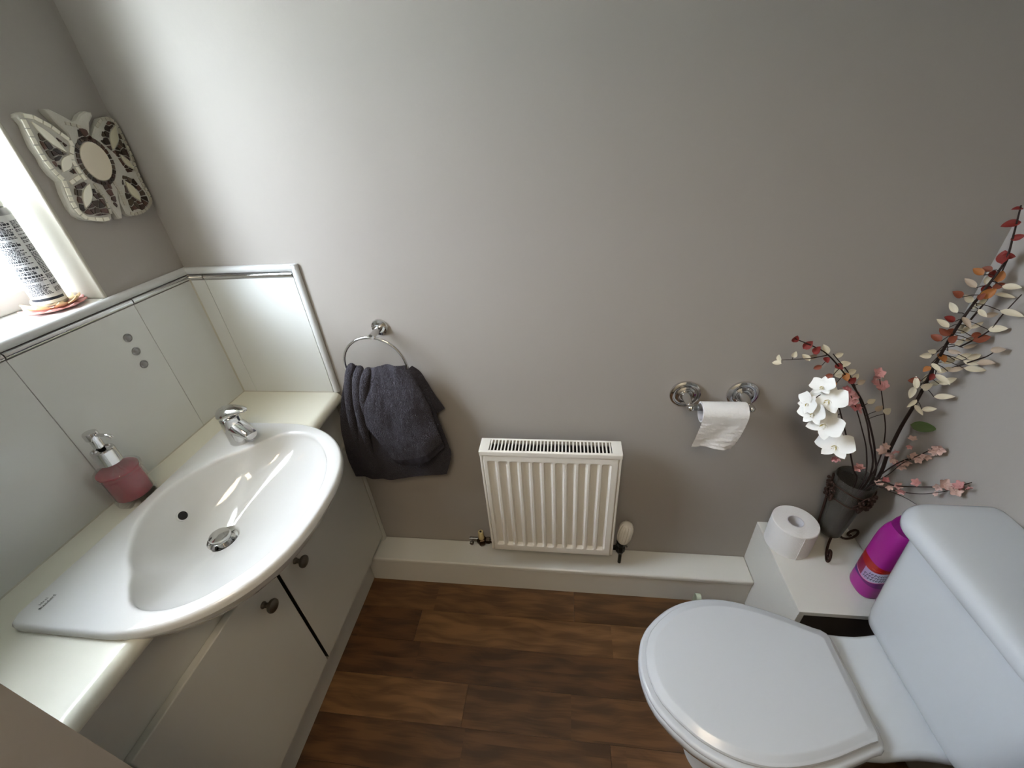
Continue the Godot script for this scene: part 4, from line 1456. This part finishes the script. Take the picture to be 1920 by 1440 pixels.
	for p in q:
		var r := PackedVector3Array()
		for k in 10: r.append(p + Vector3(0.006 * cos(TAU * k / 10), 0.0008 * sin(TAU * k / 10), 0.0012 * sin(TAU * k / 10)))
		rows2.append(r)
	b.loft(rows2)
	single("rim_hook", "clear plastic hook clipped over the toilet rim on the side by the back wall", "hook", b, M.clip, 60)

# ---------------------------------------------------------------- bottle, vase, flowers
func bottle():
	var o := Vector3(0.838, 0.324, 0.214)
	var t := thing("cleaner_bottle", "purple plastic cleaner bottle with a printed wrap, wedged beside the cistern on the corner shelf", "bottle", o)
	var ring := func(y: float, s: float, shift: float) -> PackedVector3Array:
		var r := PackedVector3Array()
		for k in 49:
			var a := TAU * k / 48
			var e := pow(pow(absf(cos(a)), 2.6) + pow(absf(sin(a)), 2.6), -1.0 / 2.6)
			r.append(o + Vector3(shift + 0.029 * s * e * cos(a), y, 0.039 * s * e * sin(a)))
		return r
	var b := MB.new()
	var rows := []
	for q in [[0.0, 0.86, 0], [0.003, 0.95, 0], [0.012, 1.0, 0], [0.06, 1.0, 0], [0.13, 0.995, 0], [0.18, 0.985, 0.0], [0.207, 0.96, 0.001], [0.225, 0.91, 0.003], [0.240, 0.83, 0.006], [0.248, 0.76, 0.008]]:
		var r: PackedVector3Array = ring.call(q[0], q[1], q[2]); r.remove_at(48); rows.append(r)
	b.loft(rows)
	part("body", b, M.purple, t, 60)
	b = MB.new()
	rows = []
	for y in [0.052, 0.078, 0.104, 0.130]: rows.append(ring.call(y, 1.012, 0.0))
	b.grid(rows)
	for i in b.uv.size(): b.uv[i] = Vector2(1.0 - b.uv[i].x + 0.10, 1.0 - b.uv[i].y)
	part("printed_wrap", b, M.wrap, t, 60, false)
	b = MB.new()
	rows = []
	for q in [[0.245, 0.74, 0.008], [0.248, 0.78, 0.008], [0.262, 0.72, 0.010], [0.274, 0.62, 0.012], [0.280, 0.48, 0.013], [0.282, 0.3, 0.013]]:
		var r: PackedVector3Array = ring.call(q[0], q[1], q[2]); r.remove_at(48); rows.append(r)
	b.loft(rows)
	part("cap", b, M.purple_cap, t, 60)

const VC := Vector3(0.808, 0.324, 0.064)
func vase():
	var t := thing("vase", "tapered smoky glass vase in a wrought iron stand with scrolled feet, full of artificial flowers", "vase", VC)
	var b := MB.new()
	var rings := []
	for q in [[0.022, 0.046], [0.027, 0.0475], [0.0295, 0.052], [0.034, 0.10], [0.0385, 0.16], [0.0435, 0.22], [0.0495, 0.272], [0.0485, 0.2735], [0.0470, 0.272], [0.0415, 0.22], [0.0365, 0.16], [0.032, 0.10], [0.027, 0.054], [0.020, 0.052]]:
		var r := PackedVector3Array()
		for k in 56: r.append(VC + Vector3(q[0] * cos(TAU * k / 56), q[1], q[0] * sin(TAU * k / 56)))
		rings.append(r)
	b.loft(rings)
	part("glass", b, M.smoke, t, 50)
	var st := Node3D.new(); st.name = "iron_stand"; t.add_child(st)
	for y in [[0.245, 0.0495], [0.198, 0.0440]]:
		b = MB.new()
		var loop := PackedVector3Array()
		for k in 48: loop.append(VC + Vector3(y[1] * cos(TAU * k / 48), y[0] + 0.004 * sin(TAU * 3 * k / 48), y[1] * sin(TAU * k / 48)))
		b.tube(loop, 0.0022, 8, true)
		part("hoop", b, M.iron, st, 60)
	for i in 3:
		var a := deg_to_rad(112.0 - 120.0 * i)
		var d := Vector3(cos(a), 0, sin(a))
		if i == 2: d = Vector3(-0.75, 0, -0.45).normalized()
		var path := []
		for q in [[0.0505, 0.262], [0.0475, 0.225], [0.042, 0.16], [0.0355, 0.09], [0.0325, 0.055], [0.036, 0.034], [0.047, 0.015], [0.064, 0.0045], [0.083, 0.006], [0.094, 0.020], [0.092, 0.036], [0.080, 0.044], [0.068, 0.038], [0.064, 0.027], [0.070, 0.018], [0.078, 0.020]]:
			path.append(VC + d * (q[0] * (0.72 if i == 2 and q[0] > 0.05 and q[1] < 0.1 else 1.0)) + Vector3(0, q[1], 0))
		if i == 0: path = path.slice(4)
		b = MB.new()
		b.tube(curve(path, 5), 0.0034, 8)
		part("leg", b, M.iron, st, 60)
	# grape-and-leaf ornament between the hoops
	var r := RandomNumberGenerator.new(); r.seed = 31
	b = MB.new()
	for side in [70.0, 200.0]:
		for i in 26:
			var a := deg_to_rad(side + r.randf_range(-34, 34))
			var h := r.randf_range(0.186, 0.25)
			var rr := 0.052 + r.randf() * 0.004 - (0.225 - h) * 0.11
			var q := VC + Vector3(rr * cos(a), h, rr * sin(a))
			b.lathe([[0.0, -0.0048], [0.0034, -0.0034], [0.0048, 0.0], [0.0034, 0.0034], [0.0, 0.0048]], 8, q)
		for i in 3:
			var loop := []
			for k in 9:
				var a := deg_to_rad(side - 36 + 9 * k)
				loop.append(VC + Vector3(0.0515 * cos(a), 0.198 + 0.022 * i * 0.9 + 0.010 * sin(k * 1.9 + i * 2.0), 0.0515 * sin(a)))
			b.tube(curve(loop, 4), 0.0018, 7)
	part("ornament", b, M.iron, st, 60)

func leaf_mesh(len_: float, wide: float, cup: float, bend: float, blunt := false) -> ArrayMesh:
	var b := MB.new()
	var rows := []
	for j in 8:
		var f := j / 7.0
		var w := wide * pow(sin(PI * pow(f, 0.8)), 0.75) * 0.5 + 0.0002
		if blunt: w = wide * 0.5 * pow(maxf(0.0, 1.0 - pow(absf(f * 1.94 - 1.12) / 1.13, 2.3)), 0.5) + 0.0004
		var row := PackedVector3Array()
		for i in 5:
			var u := i / 2.0 - 1.0
			row.append(Vector3(u * w, len_ * f, cup * (u * u) * w / wide + bend * f * f))
		rows.append(row)
	b.grid(rows)
	return mesh_of(b, Vector3.ZERO, 70, false)

func blossom_mesh(size: float) -> ArrayMesh:
	var b := MB.new()
	for k in 5:
		var turn := Basis(Vector3.BACK, TAU * k / 5)
		var rows := []
		for j in 6:
			var f := j / 5.0
			var w := size * 0.235 * pow(sin(PI * pow(f * 0.94 + 0.03, 0.75)), 0.6)
			var row := PackedVector3Array()
			for i in 5:
				var u := i / 2.0 - 1.0
				row.append(turn * Vector3(u * w, size * (0.06 + 0.5 * f), 0.22 * size * f * f + 0.10 * size * u * u - 0.02 * size * k / 5.0))
			rows.append(row)
		b.grid(rows)
	b.lathe([[size * 0.03, -size * 0.3], [size * 0.07, -0.04 * size], [size * 0.05, 0.08 * size], [0.0, size * 0.1]], 7, Vector3.ZERO, Vector3.BACK)
	return mesh_of(b, Vector3.ZERO, 70, false)

var rnd := RandomNumberGenerator.new()
const EYE := Vector3(0, 1.5, 1.0)

# a frame whose y runs along `along` and whose z faces the room, tilted at random
func frame_at(p: Vector3, along: Vector3, loose := 0.6) -> Transform3D:
	var n := (Vector3(-0.55, 0.45, 0.7) + Vector3(rnd.randf_range(-1, 1), rnd.randf_range(-1, 1), rnd.randf_range(-1, 1)) * loose).normalized()
	var y := (along - n * along.dot(n)).normalized()
	return Transform3D(Basis(y.cross(n), y, n), p)

func stem_part(pts_: Array, r0: float, r1: float, parent: Node3D):
	var path := curve(pts_, 6)
	var rad := []
	for i in path.size(): rad.append(lerpf(r0, r1, float(i) / path.size()))
	var b := MB.new()
	b.tube(path, rad, 7)
	part("stem", b, M.stem, parent, 60)

# leaves whose middles sit at the given points, pointing away from the nearest part of the stem
func leaves(points: Array, stem: Array, meshes: Array, mats: Array, parent: Node3D, called := "leaf", loose := 0.6):
	for p in points:
		var best: Vector3 = stem[0]
		for q in curve(stem, 6):
			if q.distance_to(p) < best.distance_to(p): best = q
		var away: Vector3 = p - best
		if away.length() < 0.004: away = Vector3(rnd.randf_range(-1, 1), rnd.randf_range(-0.2, 1), 0.3)
		away = (away.normalized() + Vector3(0, 0.45, 0) + Vector3(rnd.randf_range(-1, 1), rnd.randf_range(-1, 1), rnd.randf_range(-1, 1)) * 0.45).normalized()
		var s := rnd.randf_range(0.7, 1.1)
		var xf := frame_at(p - away * 0.014 * s, away, loose)
		if p.distance_to(best) > 0.012 and p.distance_to(best) < 0.06 and called == "leaf":
			var b := MB.new()
			b.tube(PackedVector3Array([best, (best + xf.origin) / 2 + Vector3(0, 0.002, 0), xf.origin]), 0.0008, 5)
			part("leaf_stalk", b, M.stem, parent, 60)
		xf.basis = xf.basis.scaled(Vector3.ONE * s)
		piece(called, meshes[rnd.randi() % meshes.size()], mats[rnd.randi() % mats.size()], parent, xf)

func flowers():
	rnd.seed = 2024
	var in_vase := Vector3(0.812, 0.42, 0.062)
	var small := [leaf_mesh(0.030, 0.0135, 0.006, 0.004), leaf_mesh(0.033, 0.0125, 0.004, -0.005), leaf_mesh(0.026, 0.014, 0.007, 0.002)]
	var broad := [leaf_mesh(0.026, 0.017, 0.008, 0.004), leaf_mesh(0.023, 0.016, 0.006, -0.003)]
	var bloom := [blossom_mesh(0.020), blossom_mesh(0.023), blossom_mesh(0.017)]
	# tall branch into the corner
	var t := thing("leaf_branch", "tallest artificial branch of cream and russet leaves, rising from the vase into the corner", "flower stem", in_vase)
	var st: Array = [in_vase, Vector3(0.866,0.573,0.055), Vector3(0.863,0.678,0.050), Vector3(0.859,0.769,0.050), Vector3(0.857,0.856,0.055), Vector3(0.850,0.936,0.060), Vector3(0.840,1.018,0.070), Vector3(0.845,1.088,0.070), Vector3(0.854,1.141,0.070), Vector3(0.867,1.200,0.065), Vector3(0.860,1.250,0.060), Vector3(0.845,1.304,0.060)]
	stem_part(st, 0.0052, 0.0012, t)
	stem_part([Vector3(0.860,1.076,0.070), Vector3(0.878,1.126,0.061), Vector3(0.878,1.202,0.056)], 0.0020, 0.0010, t)
	stem_part([Vector3(0.869,1.011,0.070), Vector3(0.882,1.060,0.095), Vector3(0.883,1.101,0.102), Vector3(0.885,1.148,0.112)], 0.0018, 0.0008, t)
	stem_part([Vector3(0.869,0.962,0.080), Vector3(0.882,0.997,0.105), Vector3(0.885,1.014,0.119), Vector3(0.887,1.039,0.130)], 0.0018, 0.0008, t)
	leaves([Vector3(0.840,1.297,0.060), Vector3(0.846,1.275,0.060), Vector3(0.869,1.243,0.060), Vector3(0.869,1.210,0.065), Vector3(0.873,1.198,0.060)], st, broad, [M.leaf_red], t)
	leaves([Vector3(0.845,1.185,0.060), Vector3(0.828,1.183,0.070), Vector3(0.862,1.175,0.060), Vector3(0.878,1.158,0.062), Vector3(0.871,1.152,0.070), Vector3(0.852,1.148,0.075), Vector3(0.865,1.133,0.070), Vector3(0.803,1.139,0.080), Vector3(0.839,1.128,0.080), Vector3(0.822,1.081,0.075), Vector3(0.803,1.044,0.085), Vector3(0.818,1.045,0.080), Vector3(0.833,1.051,0.075), Vector3(0.822,1.035,0.090), Vector3(0.879,1.047,0.083), Vector3(0.881,1.043,0.093), Vector3(0.842,0.990,0.075), Vector3(0.809,0.968,0.090), Vector3(0.842,0.941,0.080), Vector3(0.811,0.930,0.080)], st, broad, [M.leaf_red, M.leaf_orange, M.leaf_orange, M.leaf_ochre], t)
	leaves([Vector3(0.834,1.154,0.058), Vector3(0.868,1.151,0.051), Vector3(0.835,1.125,0.067), Vector3(0.861,1.105,0.054), Vector3(0.832,1.094,0.049), Vector3(0.865,1.115,0.067), Vector3(0.842,1.108,0.095), Vector3(0.836,1.090,0.089), Vector3(0.804,1.075,0.087), Vector3(0.859,1.051,0.057), Vector3(0.872,1.065,0.075), Vector3(0.878,1.042,0.060), Vector3(0.880,1.032,0.072), Vector3(0.878,1.008,0.052), Vector3(0.880,1.016,0.078), Vector3(0.837,1.012,0.096), Vector3(0.815,1.008,0.091), Vector3(0.797,0.999,0.089), Vector3(0.817,0.981,0.089), Vector3(0.876,0.969,0.056), Vector3(0.882,1.002,0.102), Vector3(0.880,0.988,0.101), Vector3(0.883,1.001,0.129), Vector3(0.865,0.966,0.092), Vector3(0.880,0.980,0.112), Vector3(0.885,1.108,0.112), Vector3(0.879,1.095,0.087), Vector3(0.879,1.141,0.089), Vector3(0.880,1.154,0.092), Vector3(0.884,1.073,0.108), Vector3(0.885,1.037,0.133), Vector3(0.853,0.916,0.050), Vector3(0.839,0.952,0.096), Vector3(0.806,0.921,0.093), Vector3(0.836,0.905,0.075), Vector3(0.871,0.911,0.062), Vector3(0.824,0.881,0.095), Vector3(0.848,0.850,0.076), Vector3(0.855,0.857,0.094), Vector3(0.862,0.894,0.092), Vector3(0.842,0.895,0.073), Vector3(0.821,0.900,0.068), Vector3(0.878,0.991,0.078), Vector3(0.866,0.949,0.069), Vector3(0.880,0.923,0.074)], st, small, [M.leaf_white, M.leaf_white, M.leaf_white, M.leaf_dim], t)
	var gl := leaf_mesh(0.050, 0.026, 0.006, -0.008)
	var g := piece("leaf", gl, M.leaf_green, t, frame_at(Vector3(0.860, 0.790, 0.068), Vector3(0.55, 0.30, 0.75), 0.1))
	g.set_meta("label", "single green leaf low on the branch")
	# russet branch leaning left
	t = thing("leaf_branch", "artificial branch of orange and red leaves leaning left over the white orchid", "flower stem", in_vase)
	st = [in_vase, Vector3(0.860,0.578,0.050), Vector3(0.831,0.677,0.050), Vector3(0.783,0.771,0.055), Vector3(0.735,0.850,0.060), Vector3(0.694,0.900,0.065), Vector3(0.643,0.956,0.070), Vector3(0.596,0.999,0.075), Vector3(0.555,1.022,0.080), Vector3(0.514,1.041,0.085)]
	stem_part(st, 0.0030, 0.0010, t)
	leaves([Vector3(0.516,1.040,0.085), Vector3(0.551,1.024,0.080), Vector3(0.574,1.010,0.080), Vector3(0.599,0.990,0.080), Vector3(0.589,0.964,0.085), Vector3(0.636,0.964,0.075), Vector3(0.622,0.941,0.080), Vector3(0.663,0.932,0.075), Vector3(0.683,0.923,0.070), Vector3(0.631,0.917,0.085)], st, broad, [M.leaf_red, M.leaf_orange, M.leaf_ochre], t)
	# pale branch
	t = thing("leaf_branch", "thin artificial branch of small cream leaves with a twig reaching furthest left", "flower stem", in_vase)
	st = [in_vase, Vector3(0.835,0.612,0.065), Vector3(0.789,0.740,0.060), Vector3(0.759,0.805,0.055), Vector3(0.713,0.883,0.050), Vector3(0.679,0.932,0.050), Vector3(0.643,0.968,0.055), Vector3(0.623,0.988,0.060)]
	stem_part(st, 0.0026, 0.0009, t)
	var st2: Array = [Vector3(0.612,0.985,0.060), Vector3(0.571,0.982,0.070), Vector3(0.534,0.982,0.075), Vector3(0.503,0.983,0.080)]
	stem_part(st2, 0.0012, 0.0006, t)
	leaves([Vector3(0.495,0.974,0.080), Vector3(0.498,0.989,0.080), Vector3(0.531,0.995,0.075), Vector3(0.563,0.987,0.070), Vector3(0.583,0.983,0.070), Vector3(0.605,1.000,0.060), Vector3(0.637,0.979,0.055), Vector3(0.660,0.959,0.055), Vector3(0.649,0.944,0.060), Vector3(0.688,0.935,0.050), Vector3(0.670,0.935,0.060), Vector3(0.701,0.922,0.050), Vector3(0.720,0.905,0.050), Vector3(0.763,0.848,0.050), Vector3(0.788,0.827,0.050), Vector3(0.813,0.819,0.050)], st + st2, broad, [M.leaf_white, M.leaf_dim, M.leaf_white], t)
	# orchid
	t = thing("orchid_stem", "white artificial orchid with large round petals at the left of the vase", "flower stem", in_vase)
	st = [in_vase, Vector3(0.801,0.590,0.075), Vector3(0.765,0.653,0.090), Vector3(0.718,0.740,0.105), Vector3(0.667,0.832,0.115), Vector3(0.633,0.895,0.115), Vector3(0.604,0.929,0.110)]
	stem_part(st, 0.0026, 0.0012, t)
	var wide_petal := leaf_mesh(0.042, 0.046, 0.009, 0.005, true)
	var sepal := leaf_mesh(0.040, 0.027, 0.006, 0.004)
	var lip := leaf_mesh(0.016, 0.012, 0.010, 0.008)
	var bud := leaf_mesh(0.026, 0.020, 0.012, 0.004)
	var heads: Array = [Vector3(0.591,0.935,0.120), Vector3(0.574,0.887,0.120), Vector3(0.607,0.905,0.130), Vector3(0.584,0.870,0.135), Vector3(0.614,0.842,0.140), Vector3(0.662,0.773,0.135)]
	var facing := [Vector3(-0.8, 0.7, 0.35), Vector3(-0.95, 0.3, 0.25), Vector3(-0.7, 0.65, 0.5), Vector3(-0.95, 0.25, 0.35), Vector3(-0.8, 0.55, 0.5), Vector3(-0.7, 0.6, 0.55)]
	var sizes := [0.62, 0.66, 0.92, 0.80, 1.0, 0.95]
	for i in heads.size():
		var bl := Node3D.new(); bl.name = "blossom"; t.add_child(bl, true)
		bl.position = heads[i] - where(t)
		var n: Vector3 = facing[i].normalized()
		var x := Vector3.UP.cross(n).normalized()
		var y := n.cross(x)
		var f: Basis = Basis(x, y, n)
		for k in 5:
			var ang: float = [0.0, 1.25, -1.25, 2.45, -2.45][k] + [0.5, -0.3, 0.2, 0.4, -0.15, 0.3][i]
			var m: ArrayMesh = wide_petal if k == 1 or k == 2 else sepal
			var bs := f * Basis(Vector3.BACK, ang) * Basis(Vector3.RIGHT, 0.12)
			piece("petal", m, M.orchid, bl, Transform3D(bs.scaled(Vector3.ONE * sizes[i]), heads[i] + n * (0.002 if k == 1 or k == 2 else 0.0)))
		for k in 2:
			piece("lip", lip, M.orchid_lip if k == 0 else M.orchid, bl, Transform3D((f * Basis(Vector3.BACK, PI + k * 0.5) * Basis(Vector3.RIGHT, -0.7)).scaled(Vector3.ONE * sizes[i]), heads[i] + n * 0.004))
		var near: Vector3 = st[1]
		for q in curve(st, 6):
			if q.distance_to(heads[i]) < near.distance_to(heads[i]): near = q
		var sb := MB.new()
		sb.tube(PackedVector3Array([near, near.lerp(heads[i], 0.6) + Vector3(0, 0.006, 0), heads[i]]), 0.0012, 6)
		part("flower_stalk", sb, M.stem, bl, 60)
	# pink blossom sprays
	for q in [["pink artificial blossom spray behind the white orchid", [Vector3(0.836,0.571,0.055), Vector3(0.811,0.676,0.050), Vector3(0.766,0.767,0.050), Vector3(0.724,0.838,0.055), Vector3(0.693,0.881,0.060)], [[Vector3(0.680,0.905,0.065), Vector3(0.702,0.886,0.060), Vector3(0.687,0.877,0.065), Vector3(0.721,0.878,0.055), Vector3(0.716,0.861,0.060), Vector3(0.700,0.853,0.065), Vector3(0.737,0.843,0.055), Vector3(0.754,0.827,0.050), Vector3(0.687,0.702,0.100), Vector3(0.707,0.686,0.095)]], [M.pink, M.pink_deep, M.pink]], ["upright pink artificial blossom spray in the middle of the vase", [Vector3(0.841,0.577,0.060), Vector3(0.850,0.658,0.050), Vector3(0.833,0.747,0.045), Vector3(0.796,0.832,0.045), Vector3(0.759,0.911,0.045)], [[Vector3(0.735,0.941,0.050), Vector3(0.754,0.935,0.045), Vector3(0.745,0.926,0.050), Vector3(0.758,0.908,0.045), Vector3(0.784,0.902,0.045), Vector3(0.783,0.891,0.045), Vector3(0.766,0.891,0.050)]], [M.pink]], ["pale pink artificial blossom spray leaning right under the tall branch", [Vector3(0.845,0.587,0.070), Vector3(0.878,0.659,0.070), Vector3(0.882,0.719,0.105), Vector3(0.885,0.771,0.130)], [[Vector3(0.816,0.720,0.070), Vector3(0.834,0.699,0.070), Vector3(0.815,0.732,0.075), Vector3(0.849,0.713,0.065), Vector3(0.846,0.681,0.075), Vector3(0.869,0.673,0.075), Vector3(0.879,0.682,0.078), Vector3(0.880,0.708,0.082), Vector3(0.879,0.696,0.085), Vector3(0.881,0.722,0.090), Vector3(0.882,0.725,0.105), Vector3(0.883,0.738,0.110), Vector3(0.884,0.731,0.127), Vector3(0.884,0.767,0.122), Vector3(0.887,0.786,0.137), Vector3(0.878,0.753,0.064), Vector3(0.879,0.735,0.072), Vector3(0.879,0.663,0.096), Vector3(0.774,0.673,0.090), Vector3(0.764,0.665,0.090)]], [M.pink_pale, M.pink_pale, M.pink]], ["low pink artificial blossom spray reaching right over the cistern", [Vector3(0.833,0.601,0.090), Vector3(0.860,0.628,0.120), Vector3(0.882,0.665,0.158), Vector3(0.890,0.724,0.212), Vector3(0.890,0.761,0.236)], [[Vector3(0.838,0.622,0.100), Vector3(0.845,0.622,0.110), Vector3(0.857,0.625,0.110), Vector3(0.865,0.640,0.120), Vector3(0.867,0.633,0.130), Vector3(0.878,0.619,0.131), Vector3(0.881,0.675,0.139), Vector3(0.887,0.686,0.186), Vector3(0.888,0.678,0.201), Vector3(0.889,0.719,0.192), Vector3(0.890,0.724,0.209), Vector3(0.890,0.720,0.222), Vector3(0.890,0.726,0.235), Vector3(0.890,0.751,0.228), Vector3(0.890,0.759,0.239), Vector3(0.890,0.713,0.235)]], [M.pink_pale, M.pink, M.pink_deep]]]:
		t = thing("blossom_spray", q[0], "flower stem", in_vase)
		st = [in_vase] + q[1]
		stem_part(st, 0.0022, 0.0009, t)
		leaves(q[2][0], st, bloom, q[3], t, "blossom", 0.9)
		if q[0].begins_with("pale"):
			stem_part([Vector3(0.838,0.597,0.080), Vector3(0.855,0.638,0.090), Vector3(0.871,0.677,0.090), Vector3(0.880,0.712,0.103)], 0.0013, 0.0008, t)
		if q[0].begins_with("low"):
			stem_part([Vector3(0.837,0.597,0.090), Vector3(0.871,0.617,0.130), Vector3(0.882,0.651,0.168), Vector3(0.889,0.694,0.200), Vector3(0.890,0.730,0.223)], 0.0012, 0.0007, t)
			stem_part([Vector3(0.841,0.595,0.090), Vector3(0.879,0.600,0.128), Vector3(0.883,0.614,0.169)], 0.0010, 0.0006, t)
